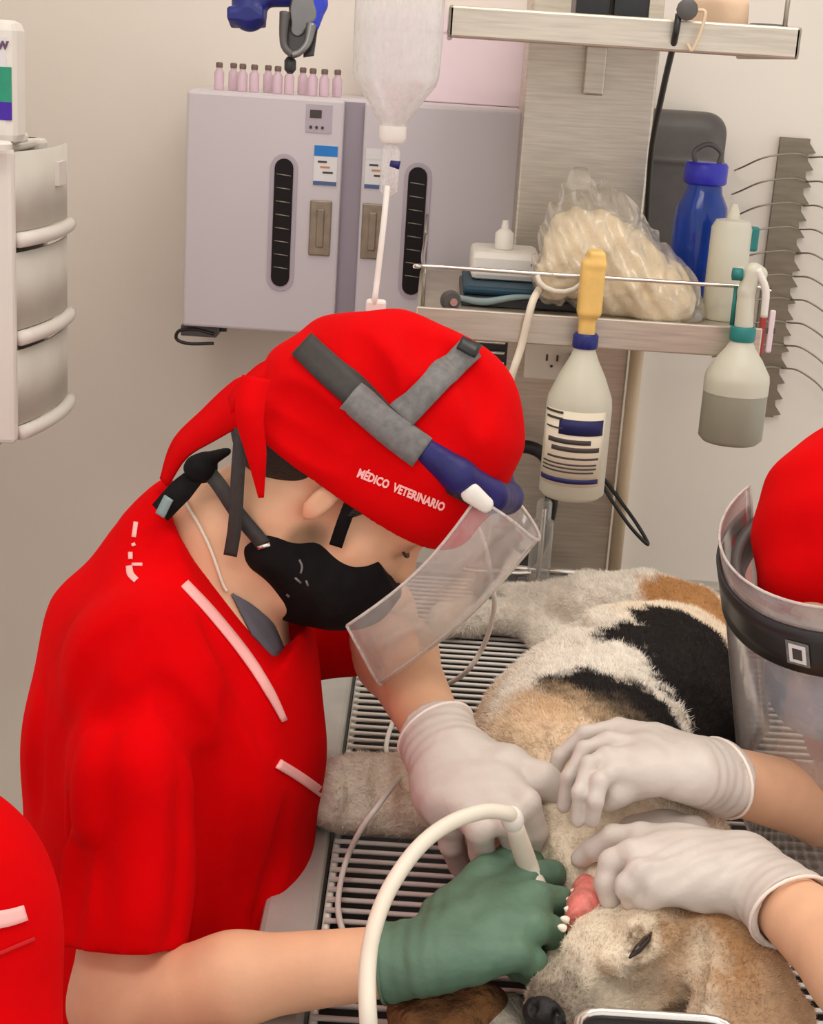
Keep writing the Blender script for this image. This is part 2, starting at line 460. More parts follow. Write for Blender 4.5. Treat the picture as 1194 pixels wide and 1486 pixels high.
# ------------------------------------------------------------------ laying strips, cords and lettering on a surface
def bvh_of(V, F): return BVHTree.FromPolygons([tuple(v) for v in V], [tuple(int(i) for i in f) for f in F])
def hit(b, px, py):
    v = nrm(ray(px, py)); r = b.ray_cast(Vector(CAM), Vector(v), 6.0)
    if r[0] is None: return None
    n = np.array(r[1]); n = n if n @ v < 0 else -n
    return np.array(r[0]), n
def strip(name, b, pix, wpx, m, parent, off=0.0015, th=0.0025, n=6, zfall=None, extra=None):
    """a strap or tape laid along pixel polyline pix onto surface b"""
    c = catmull([vec(x, y, 0) for x, y in pix], n)
    L = []; last = None
    ws = np.interp(np.linspace(0, 1, len(c)), np.linspace(0, 1, np.size(wpx)), np.atleast_1d(wpx))
    for i, p in enumerate(c):
        t = nrm(c[min(i + 1, len(c) - 1)] - c[max(i - 1, 0)]); nn = vec(-t[1], t[0], 0)
        row = []
        for s in (-0.5, -0.17, 0.17, 0.5):
            q = p + nn * ws[i] * s; h_ = hit(b, q[0], q[1])
            if h_ is None: h_ = last
            if h_ is None: continue
            last = h_; row.append(h_)
        if len(row) == 4: L.append(row)
    V = []; F = []
    for row in L:
        for p, nn in row: V.append(p + nn * off)
        for p, nn in row: V.append(p + nn * (off + th))
    for i in range(len(L) - 1):
        a = i * 8; b2 = a + 8
        for j in range(3):
            F.append((a + 4 + j, a + 5 + j, b2 + 5 + j, b2 + 4 + j)); F.append((a + j, b2 + j, b2 + j + 1, a + j + 1))
        F.append((a, a + 4, b2 + 4, b2)); F.append((a + 3, b2 + 3, b2 + 7, a + 7))
    e = (len(L) - 1) * 8
    F.append((0, 1, 2, 3, 7, 6, 5, 4)); F.append((e + 4, e + 5, e + 6, e + 7, e + 3, e + 2, e + 1, e))
    return mk(name, [tuple(v) for v in V], F, m, parent, True)
def groove(v, b, pix, r, depth, k=.012, n=5):
    q = [h_ for h_ in (hit(b, p[0], p[1]) for p in catmull([vec(x, y, 0) for x, y in pix], n)) if h_ is not None]
    q = [p for i, p in enumerate(q) if i == 0 or np.linalg.norm(p[0] - q[i - 1][0]) < .08]
    m = len(q)
    rr = [max(r * math.sin(math.pi * (i + .6) / (m + .2)) ** .5, .002) for i in range(m)]
    v.chain([p + nn * (rr[i] - depth * math.sin(math.pi * (i + .6) / (m + .2))) for i, (p, nn) in enumerate(q)], rr, k, None, 'cut')
def ridge(v, b, pix, r, lift, k=.02, n=5):
    q = [h_ for h_ in (hit(b, p[0], p[1]) for p in catmull([vec(x, y, 0) for x, y in pix], n)) if h_ is not None]
    v.chain([p + nn * (lift - r) for p, nn in q], [r] * len(q), k)
def surf_line(b, pix, off, n=6):
    out = []
    for p in catmull([vec(x, y, 0) for x, y in pix], n):
        h_ = hit(b, p[0], p[1])
        if h_ is not None: out.append(h_[0] + h_[1] * off)
    return out
def text_data(s, bold=0.0):
    cu = bpy.data.curves.new('t', 'FONT'); cu.body = s; cu.size = 1.0; cu.offset = bold; cu.resolution_u = 2
    o = bpy.data.objects.new('t', cu); COL.objects.link(o)
    dg = bpy.context.evaluated_depsgraph_get(); me = bpy.data.meshes.new_from_object(o.evaluated_get(dg))
    V = np.array([v.co[:] for v in me.vertices]); F = [tuple(p.vertices) for p in me.polygons]
    bpy.data.objects.remove(o); bpy.data.curves.remove(cu); bpy.data.meshes.remove(me)
    V[:, 0] -= V[:, 0].min(); V[:, 1] -= V[:, 1].min()
    return V, F, V[:, 0].max(), V[:, 1].max()
def text_on(name, s, b, p0, p1, hpx, m, parent, off=0.0012, bold=0.02):
    V, F, w, h = text_data(s, bold)
    p0 = vec(*p0); p1 = vec(*p1); e = (p1 - p0) / w; up = nrm(vec(e[1], -e[0])) * hpx / h
    out = []
    for v in V:
        q = p0 + e * v[0] + up * v[1]; h_ = hit(b, q[0], q[1])
        out.append(tuple(h_[0] + h_[1] * off) if h_ else tuple(out[-1] if out else (0, 0, 0)))
    return mk(name, out, F, m, parent)
def text_flat(name, s, org, ex, ey, height, width, m, parent, bold=0.01):
    V, F, w, h = text_data(s, bold); org = np.asarray(org, float)
    return mk(name, [tuple(org + np.asarray(ex) * v[0] / w * width + np.asarray(ey) * v[1] / h * height) for v in V], F, m, parent)

# ================================================================== the room
WALL_Y = 2.68; XL = -0.98; XR = 2.4
struct(box('floor', (XL, -1.6, -0.05), (XR, WALL_Y, 0), 'floor'))
struct(box('wall_back', (XL - 0.1, WALL_Y, 0), (XR, WALL_Y + 0.1, 2.75), 'wall'))
struct(box('wall_left', (XL - 0.1, 1.35, 0), (XL, WALL_Y, 2.75), 'wall'))
struct(box('ceiling', (XL, -0.1, 2.75), (XR, WALL_Y, 2.8), 'ceiling'))
struct(box('baseboard_back', (XL, WALL_Y - 0.012, 0), (XR, WALL_Y, 0.09), 'white_trim', bevel=0.003))
for i, (loc, size, pw) in enumerate(LAMPS):
    t = thing('ceiling_light', ['rectangular white ceiling light panel above the exam table', 'rectangular white ceiling light panel above the standing photographer', 'white ceiling light panel added out of view to brighten back wall'][i], 'ceiling light', (loc[0], loc[1], 2.75), 'ceiling lights')
    box('frame', (loc[0] - size[0] / 2 - .03, loc[1] - size[1] / 2 - .03, 2.70), (loc[0] + size[0] / 2 + .03, loc[1] + size[1] / 2 + .03, 2.75), 'white_plastic', t, .004)
    box('diffuser', (loc[0] - size[0] / 2, loc[1] - size[1] / 2, 2.69), (loc[0] + size[0] / 2, loc[1] + size[1] / 2, 2.70), 'lamp_diffuser', t)

# ================================================================== exam table with rod grate
TZ = 0.85; GX0, GX1 = -0.062, 0.56; TY0, TY1 = 0.86, 2.328
tb = thing('exam_table', 'stainless steel wet exam table with a grate of thin rods', 'table', (0.25, 1.6, 0))
box('rim', (GX0 - .055, TY0 - .04, TZ - .055), (GX0 - .002, TY1 + .03, TZ + .004), 'steel_rim', tb, .006)
box('rim', (GX1 + .002, TY0 - .04, TZ - .055), (GX1 + .055, TY1 + .03, TZ + .004), 'steel_rim', tb, .006)
box('rim', (GX0 - .002, TY1 - .006, TZ - .055), (GX1 + .002, TY1 + .03, TZ + .004), 'steel_rim', tb, .004)
box('rim', (GX0 - .002, TY0 - .04, TZ - .055), (GX1 + .002, TY0 + .004, TZ + .004), 'steel_rim', tb, .004)
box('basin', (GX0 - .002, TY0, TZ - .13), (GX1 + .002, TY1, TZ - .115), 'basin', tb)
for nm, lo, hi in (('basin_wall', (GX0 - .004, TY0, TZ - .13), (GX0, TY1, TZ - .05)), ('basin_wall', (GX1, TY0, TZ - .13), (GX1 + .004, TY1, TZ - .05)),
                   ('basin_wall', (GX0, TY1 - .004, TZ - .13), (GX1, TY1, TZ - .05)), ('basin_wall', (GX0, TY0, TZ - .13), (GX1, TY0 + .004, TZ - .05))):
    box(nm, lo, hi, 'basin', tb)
for x in (GX0 - .03, GX1 + .03):
    for y in (TY0, TY1 - .02):
        tube('leg', [(x, y, 0), (x, y, TZ - .055)], .02, 'steel', tb, n=2)
V, F = sweep([(GX0 + .004, 0, 0), (GX1 - .004, 0, 0)], .0027, 8)
rod_me = new_mesh('rod', [tuple(v) for v in V], F, True); rod_me.materials.append(MATS['rod_steel'])
y = TY0 + .02
while y < TY1 - .012:
    r_ = bpy.data.objects.new('rod', rod_me); COL.objects.link(r_); r_.parent = tb
    r_.location = (0 - 0.25, y - 1.6, TZ - .0029)
    y += .0192
for x in (GX0 + .006, (GX0 + GX1) / 2, GX1 - .006):
    tube('cross_rod', [(x, TY0 + .006, TZ - .0098), (x, TY1 - .008, TZ - .0098)], .004, 'rod_steel', tb, n=2)
# chrome bar at the far end of the table
b0 = Q(728, 826, 2.31); b1 = Q(850, 836, 2.31); bz = max(b0[2], TZ + .012)
brail = thing('towel_bar', 'low chrome bar standing across the far end of the exam table', 'rail', (b0[0], 2.30, TZ))
tube('bar', [(b0[0], 2.30, TZ + .022), (b1[0], 2.30, TZ + .022)], .006, 'steel_bright', brail, n=3)
for x in (b0[0] + .01, b1[0] - .01): tube('bracket', [(x, 2.30, TZ), (x, 2.30, TZ + .022)], .005, 'steel', brail, n=2)

# ================================================================== stainless column with two trays behind the table
SHY = 1.98; CY = 2.36
sx0 = Q(605, 430, SHY)[0]; sx1 = Q(1110, 490, SHY)[0]; SZ = 1.325     # lower shelf top
ux0 = Q(650, 40, SHY)[0]; ux1 = Q(1162, 60, SHY)[0]; UZ = 1.690
cx0 = Q(757, 200, CY)[0]; cx1 = Q(945, 200, CY)[0]
st = thing('steel_column', 'stainless steel column with an upper tray and a lower railed shelf', 'shelf unit', (cx0, CY, 0))
box('back_panel', (cx0, CY, 0), (cx1, CY + .16, 1.78), 'steel', st, .004)
box('bracket', (Q(850, 60, CY)[0], CY - .03, 1.60), (Q(880, 60, CY)[0], CY, 1.67), 'steel', st, .003)
ut = box('upper_tray', (ux0, SHY + .006, UZ - .022), (ux1, CY + .02, UZ - .012), 'steel', st, .003)
box('lip', (ux0, SHY, UZ - .026), (ux1, SHY + .008, UZ + .012), 'steel', ut, .003)
box('lip', (ux0, SHY, UZ - .026), (ux0 + .008, CY, UZ + .012), 'steel', ut, .003)
box('lip', (ux1 - .008, SHY, UZ - .026), (ux1, CY, UZ + .012), 'steel', ut, .003)
tube('rail', [(ux1 - .02, SHY + .01, UZ), (ux1 - .02, SHY + .01, UZ + .06)], .003, 'wire', ut, n=2)
ls = box('lower_shelf', (sx0, SHY, SZ - .034), (sx1 - .005, CY + .02, SZ), 'steel', st, .005)
box('lip', (sx0, SHY - .004, SZ - .036), (sx1 - .005, SHY + .002, SZ + .004), 'steel', ls, .002)
rz = SZ + .055
rl = tube('guard_rail', [(sx0 + .006, CY - .02, rz), (sx0 + .006, SHY + .03, rz), (sx0 + .03, SHY + .008, rz), (sx1 - .04, SHY + .008, rz), (sx1 - .012, SHY + .03, rz), (sx1 - .012, CY - .02, rz)], .0028, 'steel_bright', ls, n=6)
for x, y in ((sx0 + .008, SHY + .02), (sx1 - .013, SHY + .03), (sx0 + .006, CY - .03), (sx1 - .012, CY - .03)):
    tube('rail_post', [(x, y, SZ - .002), (x, y, rz)], .0026, 'wire', ls, n=2)
tube('guard_rail', [(sx0 + .006, CY - .02, rz + .03), (sx0 + .006, SHY + .12, rz + .03)], .0024, 'wire', ls, n=2)
px_ = Q(915, 600, 2.348)[0]
po = tube('support_post', [(px_, 2.348, TZ + .004), (px_, 2.348, SZ - .036)], .0105, 'beige_post', st, n=2, ns=14)
lathe('flange', [(.034, 0), (.036, .004), (.030, .008)], 'steel', (px_, 2.348, SZ - .044), st)
# white pipe casing on the wall
wx0 = Q(872, 700, WALL_Y - .03)[0]
struct(box('trim_1', (wx0 - .012, WALL_Y - .03, 0), (wx0 + .05, WALL_Y, 1.32), 'white_trim', bevel=.004))
# socket on the column under the shelf
ox = Q(800, 520, CY)
so = thing('wall_outlet', 'beige double power socket on the steel column under the shelf', 'outlet', (ox[0], CY, ox[2]))
box('plate', (ox[0] - .042, CY - .012, ox[2] - .032), (ox[0] + .042, CY - .0002, ox[2] + .034), 'cream_plastic', so, .003)
for dx in (-.008, .008): box('slot', (ox[0] + dx - .0015, CY - .0128, ox[2] - .002), (ox[0] + dx + .0015, CY - .0118, ox[2] + .008), 'ink', so)
lathe('earth_hole', [(.0022, 0), (.0022, .001)], 'ink', (ox[0], CY - .0120, ox[2] - .010), so, 10, axis=(0, -1, 0))
box('plug', (ox[0] + .026, CY - .04, ox[2] - .012), (ox[0] + .045, CY - .011, ox[2] + .014), 'black_plastic', so, .004)

# ================================================================== sterilizer cabinet on the wall
CF = 2.42; kx0 = Q(268, 300, CF)[0]; kx1 = Q(748, 300, CF)[0]; kz0 = Q(480, 492, CF)[2] + .004; kz1 = Q(500, 146, CF)[2] + .002
kd0 = Q(493, 300, CF)[0]; kd1 = Q(522, 300, CF)[0]
cb = thing('sterilizer_cabinet', 'pale lilac white two-door sterilizer cabinet fixed to the wall', 'cabinet', ((kx0 + kx1) / 2, CF, kz0))
box('body', (kx0, CF + .022, kz0), (kx1, WALL_Y, kz1), 'cabinet', cb, .004)
box('divider', (kd0 - .004, CF + .012, kz0 + .004), (kd1 + .004, CF + .03, kz1 - .004), 'divider', cb)
def capsule_pts(w, h, n=8):
    r = w / 2; p = []
    for k in range(n + 1): a = math.pi * k / n; p.append((r * math.cos(a), h / 2 - r + r * math.sin(a)))
    for k in range(n + 1): a = math.pi + math.pi * k / n; p.append((r * math.cos(a), -h / 2 + r + r * math.sin(a)))
    return p
for side, (x0, x1, wpx, hpx, lpx) in enumerate(((kx0, kd0, 410, 465, 473), (kd1, kx1, 603, 541, 548))):
    dr = box('door', (x0, CF, kz0 + .002), (x1, CF + .02, kz1 - .002), 'cabinet', cb, .004)
    wz = Q(wpx, 308, CF); hz_ = Q(hpx, 318, CF); lz = Q(lpx, 222, CF)
    wz[2] = 1.376; hz_[2] = 1.372; lz[2] = 1.468
    extrude_poly('window_frame', capsule_pts(.042, .212), ((wz[0], CF - .002, wz[2]), (1, 0, 0), (0, 0, 1)), -.004, 'cabinet_edge', dr)
    wd = extrude_poly('window', capsule_pts(.029, .198), ((wz[0], CF - .0035, wz[2]), (1, 0, 0), (0, 0, 1)), -.003, 'dark_glass', dr)
    for k in range(8):
        zz = wz[2] + .075 - .0205 * k
        tube('shelf_wire', [(wz[0] - .011, CF - .0038, zz), (wz[0] + .011, CF - .0038, zz - .002)], .0009, 'wire', dr, n=2, ns=5)
    hd = box('handle', (hz_[0] - .017, CF - .004, hz_[2] - .043), (hz_[0] + .017, CF + .001, hz_[2] + .043), 'handle_metal', dr, .004)
    box('grip', (hz_[0] - .006, CF - .007, hz_[2] - .030), (hz_[0] + .006, CF - .003, hz_[2] + .030), 'handle_metal', dr, .003)
    lb = box('label', (lz[0] - .018, CF - .0012, lz[2] - .030), (lz[0] + .018, CF + .0005, lz[2] + .030), 'label_paper', dr)
    box('print', (lz[0] - .018, CF - .0016, lz[2] + .014), (lz[0] + .018, CF - .0010, lz[2] + .030), 'blue_print' if side == 0 else 'label_paper', dr)
    box('print', (lz[0] - .018, CF - .0016, lz[2] - .030), (lz[0] + .018, CF - .0010, lz[2] - .024), 'slate_print', dr)
    for k in range(3): box('print', (lz[0] - .012 + .004 * k, CF - .0016, lz[2] + .004 - .008 * k), (lz[0] + .002 + .005 * k, CF - .0010, lz[2] + .007 - .008 * k), 'ink' if k != 1 else 'orange_dot', dr)
    if side == 0:
        dz = Q(457, 175, CF)
        box('control_panel', (dz[0] - .014, CF - .0012, dz[2] - .018), (dz[0] + .026, CF + .0005, dz[2] + .024), 'cabinet_edge', dr)
        box('display', (dz[0] - .008, CF - .002, dz[2] + .004), (dz[0] + .010, CF, dz[2] + .016), 'ink', dr)
        for k in range(3): lathe('button', [(.0024, 0), (.0024, .0012)], 'ink', (dz[0] - .006 + .009 * k, CF - .0010, dz[2] - .010), dr, 10, axis=(0, -1, 0))
for x in (320, 440):
    fx = Q(x, 482, CF)[0]; lathe('foot', [(.006, 0), (.007, .008)], 'black_plastic', (fx, CF + .03, kz0 - .008), cb, 12)
hk = thing('wall_bracket', 'small dark metal bracket with a looped wire under the cabinet corner', 'bracket', (kx0, CF + .06, kz0))
box('plate', (kx0 - .006, CF + .02, kz0 - .018), (kx0 + .052, WALL_Y, kz0 - .0005), 'dark_grey', hk, .002)
c = np.array([kx0 + .018, CF + .02, kz0 - .018])
tube('wire_loop', [c + vec(.03, 0, .006), c + vec(.0, 0, .012), c + vec(-.026, 0, .008), c + vec(-.03, 0, -.006), c + vec(-.01, 0, -.012), c + vec(.03, 0, -.009)], .0028, 'black_plastic', hk)
# things on the cabinet
vial0 = None
for i in range(11):
    x = Q(318 + 17 * i, 110, CF + .05)[0]; yy = CF + .05 + (.03 if i % 3 == 1 else 0)
    if vial0 is None:
        vial0 = thing('vial', 'small pale pink glass vial in the row on the sterilizer cabinet', 'vial', (x, yy, kz1), 'vials on the cabinet')
        lathe('glass', [(.0072, 0), (.0078, .003), (.0078, .026), (.0045, .031), (.0045, .034)], 'pink_glass', (x, yy, kz1 + .0005), vial0, 14)
        lathe('stopper', [(.0052, 0), (.0055, .006), (.004, .008)], 'brown_cap', (x, yy, kz1 + .034), vial0, 12)
    else:
        o = dup(vial0, (x - vial0.location.x, yy - vial0.location.y, 0))
q0 = Q(520, 150, CF + .14); q1 = Q(765, 35, CF + .14)
ct = thing('carton', 'pale pink white carton standing on the sterilizer cabinet behind the column', 'box', ((q0[0] + q1[0]) / 2, CF + .14, kz1))
box('body', (q0[0] + .02, CF + .14, kz1 + .0005), (q1[0], WALL_Y - .01, q1[2] + .01), 'carton', ct, .002)
box('flap', (q0[0] + .02, CF + .138, q1[2] - .02), (q1[0], CF + .141, q1[2] + .01), 'carton', ct)

# ================================================================== drawer tower on the left wall
twx1 = P(25, 400, 1.9)[0] + .002; ty0 = 1.885
tw = thing('drawer_tower', 'white three-drawer plastic tower with frosted bowed fronts on left wall', 'drawer unit', (XL + .1, 2.0, 1.1))
tzt = P(25, 212, 1.9)[2]; tzb = P(25, 662, 1.9)[2]; X0 = XL
fy0 = ty0 + .014; fy1 = ty0 + .225
box('frame', (X0, ty0, tzb), (twx1 - .004, fy0 + .006, tzt), 'tower_white', tw, .006)
box('frame', (X0, fy1 - .006, tzb), (twx1 - .02, fy1 + .02, tzt), 'tower_white', tw, .006)
box('top', (X0, ty0, tzt - .012), (twx1 - .03, fy1 + .02, tzt), 'tower_white', tw, .004)
box('bottom', (X0, ty0, tzb - .01), (twx1 - .03, fy1 + .02, tzb), 'tower_white', tw, .004)
hgt = (tzt - tzb) / 3
for k in range(3):
    z0 = tzb + hgt * k; z1 = z0 + hgt
    def bow(z, inset, n=10):
        return [(twx1 - .004 + inset + .014 * t + .012 * math.sin(math.pi * t) ** .8, fy0 + (fy1 - fy0) * t, z) for t in np.linspace(0, 1, n + 1)]
    a, b2 = bow(z0 + .022, 0), bow(z1 - .004, 0); n = len(a)
    a2, b3 = [(p[0] - .003, p[1], p[2]) for p in a], [(p[0] - .003, p[1], p[2]) for p in b2]
    V = a + b2 + a2 + b3; F = []
    for i in range(n - 1): F += [(i, i + 1, n + i + 1, n + i), (2 * n + i, 3 * n + i, 3 * n + i + 1, 2 * n + i + 1), (n + i, n + i + 1, 3 * n + i + 1, 3 * n + i), (i, 2 * n + i, 2 * n + i + 1, i + 1)]
    dw = mk('drawer', V, F, 'frost', tw, True)
    hp = [(p[0] + .003, p[1], z0 + .012) for p in bow(0, 0)]
    tube('handle_lip', hp, .0095, 'tower_white', dw, raw=True)
    box('drawer_bottom', (X0 + .01, fy0 + .008, z0 + .004), (twx1 - .008, fy1 - .008, z0 + .010), 'frost', dw)
    for j in range(3):
        box('contents', (twx1 - .10 + .012 * j, fy0 + .02 + .06 * j, z0 + .0105), (twx1 - .05 + .012 * (j % 2), fy0 + .07 + .06 * j, z0 + .05 + .02 * ((j + k) % 3)), 'drawer_items', dw, .006)
    box('sticker', (twx1 + .014, fy0 + .12, z0 + .07), (twx1 + .021, fy0 + .16, z0 + .10), 'tower_white', dw) if k == 2 else None
# product bottle and lids on the tower
pb = P(-12, 172, 1.9); px0 = pb[0]
bt = thing('disinfectant_bottle', 'white disinfectant bottle with purple and green label on the drawer tower', 'bottle', (px0 - .02, 1.93, tzt))
box('body', (px0 - .07, 1.905, tzt + .0025), (P(37, 160, 1.9)[0], 1.965, P(20, 30, 1.9)[2]), 'white_plastic', bt, .012)
bx1 = P(36, 160, 1.9)[0] - .003; bx0 = px0 - .06
zA = P(20, 172, 1.9)[2]; zB = P(20, 146, 1.9)[2]; zC = P(20, 96, 1.9)[2]; zD = P(20, 54, 1.9)[2]
box('label_band', (bx0, 1.9035, zA), (bx1, 1.906, zB), 'purple_print', bt)
box('label_band', (bx0, 1.9035, zB), (bx1, 1.906, zC), 'green_print', bt)
box('label_band', (bx0, 1.9035, zC), (bx1 - .006, 1.906, zD), 'label_paper', bt)
text_flat('lettering', 'Orew', (px0 - .012, 1.9025, P(20, 72, 1.9)[2]), (1, 0, 0), (0, 0, 1), .015, .048, 'plum_print', bt, .03)
lathe('cap', [(.018, 0), (.018, .02), (.014, .024)], 'white_plastic', (px0 - .02, 1.935, P(20, 30, 1.9)[2]), bt, 16)
lathe_l = lathe('bottle_lid', [(.02, 0), (.021, .007), (.018, .01)], 'white_plastic', (P(12, 210, 1.88)[0], 1.86, tzt + .0005), None, 18)
tag(lathe_l, 'flat round white lid lying under the disinfectant bottle', 'lid')
box_l = box('plastic_clip', (P(52, 215, 2.02)[0] - .02, 1.985, tzt + .0005), (P(70, 215, 2.02)[0] - .014, 2.02, tzt + .012), 'white_plastic', None, .003)
tag(box_l, 'small white plastic clip on the drawer tower top', 'clip')

# ================================================================== IV bottle, drip set
ic = P(575, 100, 1.5); itop = 1.80
IVX, IVY = ic[0], ic[1]
zb = P(566, 205, 1.5)[2]
iv = thing('iv_bottle', 'clear plastic infusion bottle hanging upside down above the vet', 'infusion bottle', (IVX, IVY, zb))
lathe('bottle', [(.012, 0), (.013, .006), (.018, .010), (.022, .018), (.040, .042), (.0425, .05), (.0435, .08), (.0440, .20), (.040, .215), (.02, .225)], 'iv_plastic', (IVX, IVY, zb + .012), iv, 32)
zl = zb + .135
lathe('liquid', [(.010, 0), (.016, .008), (.037, .040), (.040, .05), (.0412, .10), (.0412, .101)], film('saline', 0.18, .3, hcol=(.86, .83, .8, 1)), (IVX, IVY, zb + .014), iv, 32)
lathe('stopper', [(.011, 0), (.0135, .004), (.0135, .016)], 'white_plastic', (IVX, IVY, zb - .002), iv, 18)
tube('hanger_loop', [(IVX - .012, IVY, zb + .232), (IVX - .012, IVY, zb + .26), (IVX, IVY, zb + .275), (IVX + .012, IVY, zb + .26), (IVX + .012, IVY, zb + .232)], .003, 'white_plastic', iv)
tube('hanging_wire', [(IVX, IVY, zb + .272), (IVX, IVY, 2.75)], .0025, 'wire', iv, n=2)
dc = P(566, 245, 1.5)
dset = thing('drip_set', 'clear drip chamber with thin infusion line running down to the dog', 'drip set', (dc[0], IVY, dc[2] - .06))
lathe('drip_chamber', [(.004, 0), (.0095, .006), (.0095, .045), (.006, .052)], 'iv_plastic', (dc[0] - .001, IVY, zb - .0555), dset, 18)
tube('vent_cap', [P(566, 237, 1.49), P(580, 240, 1.49)], [.003, .0042], 'navy_foam', dset, n=2)
l1 = [P(562, 270, 1.5), P(556, 330, 1.5), P(548, 400, 1.51), P(543, 450, 1.52), P(545, 520, 1.60), P(600, 640, 1.72), P(690, 760, 1.72), P(714, 850, 1.72), P(716, 890, 1.75), P(700, 940, 1.78), P(668, 982, 1.80), PZ(610, 1010, .862), PZ(575, 1040, .858), PZ(560, 1085, .857)]
l2 = [PZ(572, 1108, .875), PZ(583, 1118, .905), PZ(570, 1140, .935), PZ(548, 1170, .935), PZ(523, 1205, .91), PZ(502, 1250, .87), PZ(491, 1300, .857), PZ(494, 1340, .857), PZ(515, 1385, .857), PZ(560, 1440, .857), PZ(612, 1500, .857), PZ(680, 1560, .857)]
tube('line', l1 + l2, .0030, 'iv_line', dset, n=10, ns=10)
box('roller_clamp', P(545, 452, 1.52) - vec(.010, .006, .014), P(545, 452, 1.52) + vec(.010, .006, .012), 'white_plastic', dset, .003)

# blue clamp arm hanging from above
ca = thing('hanging_clamp', 'navy blue and grey jointed clamp arm with small black tip', 'clamp', P(430, -60, 1.75))
zc = 1.75
def A_(px, py, dz=0): return P(px, py, zc + dz)
v_ = Vol(A_(320, 120, .06) - .06, A_(500, -110, -.06) + .06, .0022)
v_.chain([A_(362, -60), A_(362, 20)], [.022, .020], .006).add(rbox(A_(358, 25), (.021, .018, .008), .003, (RV, DV, UV)), .003)
v_.chain([A_(362, -8), A_(440, -8)], [.014, .014], .008)
v_.build('arm', 'navy_plastic', ca)
v_ = Vol(A_(390, 120, .06) - .05, A_(490, -90, -.06) + .05, .0018)
v_.chain([A_(443, -60), A_(441, 20), A_(432, 42)], [.019, .017, .009], .004)
v_.build('joint_body', 'grey_metal', ca)
v_ = Vol(A_(400, 120, .06) - .05, A_(510, -90, -.06) + .05, .0018)
v_.chain([A_(463, -70), A_(460, 5), A_(455, 36)], [.013, .012, .007], .003, (DV, .7))
v_.build('side_shell', 'bright_blue', ca)
tube('jaw', [A_(413, 18, -.01), A_(411, 55, -.01), A_(414, 70, -.01), A_(424, 80, -.01)], [.006, .0045, .004, .004], 'dark_grey', ca)
tube('jaw', [A_(452, 35, -.01), A_(446, 62, -.01), A_(434, 76, -.01), A_(424, 80, -.01)], [.006, .0045, .004, .004], 'grey_metal', ca)
extrude_poly('jaw_plate', [(-.012, .02), (.014, .02), (.010, -.014), (0, -.024), (-.008, -.014)], (A_(428, 54, .004), RV, UV), .004, 'black_plastic', ca)
extrude_poly('jaw_plate', [(0, .03), (.012, .03), (.006, -.012), (-.006, -.014)], (A_(448, 66, .006), RV, UV), .006, 'black_plastic', ca)
lathe('tip', [(.0035, 0), (.0068, .004), (.0068, .014), (.004, .018)], 'black_plastic', A_(421, 106), ca, 14, axis=UV)
tube('hanging_rod', [A_(445, -55), vec(A_(445, -55)[0], A_(445, -55)[1], 2.75)], .012, 'grey_metal', ca, n=2)

# ================================================================== things on, under and beside the shelf
# upper tray
def on(zt): return zt + .0005
tx = [Q(p, 5, SHY + .05)[0] for p in (835, 885, 890, 942, 1000, 1088)]
UT = UZ - .012
tag(box('black_box', (tx[0], SHY + .04, UT), (tx[1], SHY + .12, UT + .062), 'black_plastic', None, .003), 'black plastic box on the upper tray beside the beige packet', 'box')
tag(box('black_box', (tx[2], SHY + .04, UT), (tx[3], SHY + .12, UT + .060), 'black_plastic', None, .003), 'black plastic box on the upper tray left of its dark knob', 'box')
mat('packet_beige', rgb(214, 182, 152), 0.7)
v_ = Vol((tx[4] - .02, SHY + .02, UT - .005), (tx[5] + .02, SHY + .14, UT + .08), .003)
v_.add(rbox(((tx[4] + tx[5]) / 2, SHY + .075, UT + .03), ((tx[5] - tx[4]) / 2, .04, .03), .014)).warp(lambda X, Y, Z: .003 * np.sin(90 * X) * np.sin(70 * Z + 40 * Y))
o, _, _ = v_.build('packet', 'packet_beige', None); tag(o, 'soft beige packet lying on the upper steel tray', 'packet')
rx = Q(1118, 14, SHY + .03)
tag(tube('metal_ring', [rx + vec(.022 * math.cos(a), .022 * math.sin(a), UT + .024 - rx[2]) for a in np.linspace(0, 2 * math.pi, 25)[:-1]], .0022, 'dark_grey', None, raw=True, closed=True, ns=8), 'dark wire ring resting on the upper tray edge', 'ring')
kn = Q(997, 14, SHY - .012)
tkn = thing('tray_clamp', 'dark grey clamp knob on the lip of the upper tray', 'knob', kn)
lathe('knob', [(.010, 0), (.013, .003), (.013, .009), (.008, .012)], 'dark_grey', kn + vec(0, .006, 0), tkn, 12, axis=(0, -1, 0))
tube('hook', [kn + vec(.01, 0, .0), kn + vec(.022, -.004, -.004), kn + vec(.012, -.004, -.045), kn + vec(.004, -.003, -.04)], .0022, 'beige_post', tkn)
# black cable from the tray down the column
tag(tube('black_cable', [Q(985, 20, SHY - .008), Q(978, 60, SHY - .002), Q(962, 130, 2.10), Q(945, 220, 2.22), Q(938, 330, CY - .006), Q(936, 372, CY - .005)], .0042, 'black_plastic', None), 'black cable hanging from the upper tray along the column', 'cable')
# dark dispenser on the wall
dp0 = Q(940, 420, WALL_Y - .1); dp1 = Q(1040, 185, WALL_Y - .1)
v_ = Vol((dp0[0] - .03, WALL_Y - .14, 1.24), (dp1[0] + .06, WALL_Y + .01, 1.62), .004)
v_.add(rbox(((dp0[0] + dp1[0]) / 2 - .02, WALL_Y - .05, 1.42), (.085, .052, .16), .035))
v_.add(rbox(((dp0[0] + dp1[0]) / 2 - .02, WALL_Y - .05, 1.50), (.087, .056, .003), .002), .004)
o, _, _ = v_.build('towel_dispenser', 'dark_grey', None); tag(o, 'dark grey rounded paper towel dispenser on the back wall', 'dispenser')

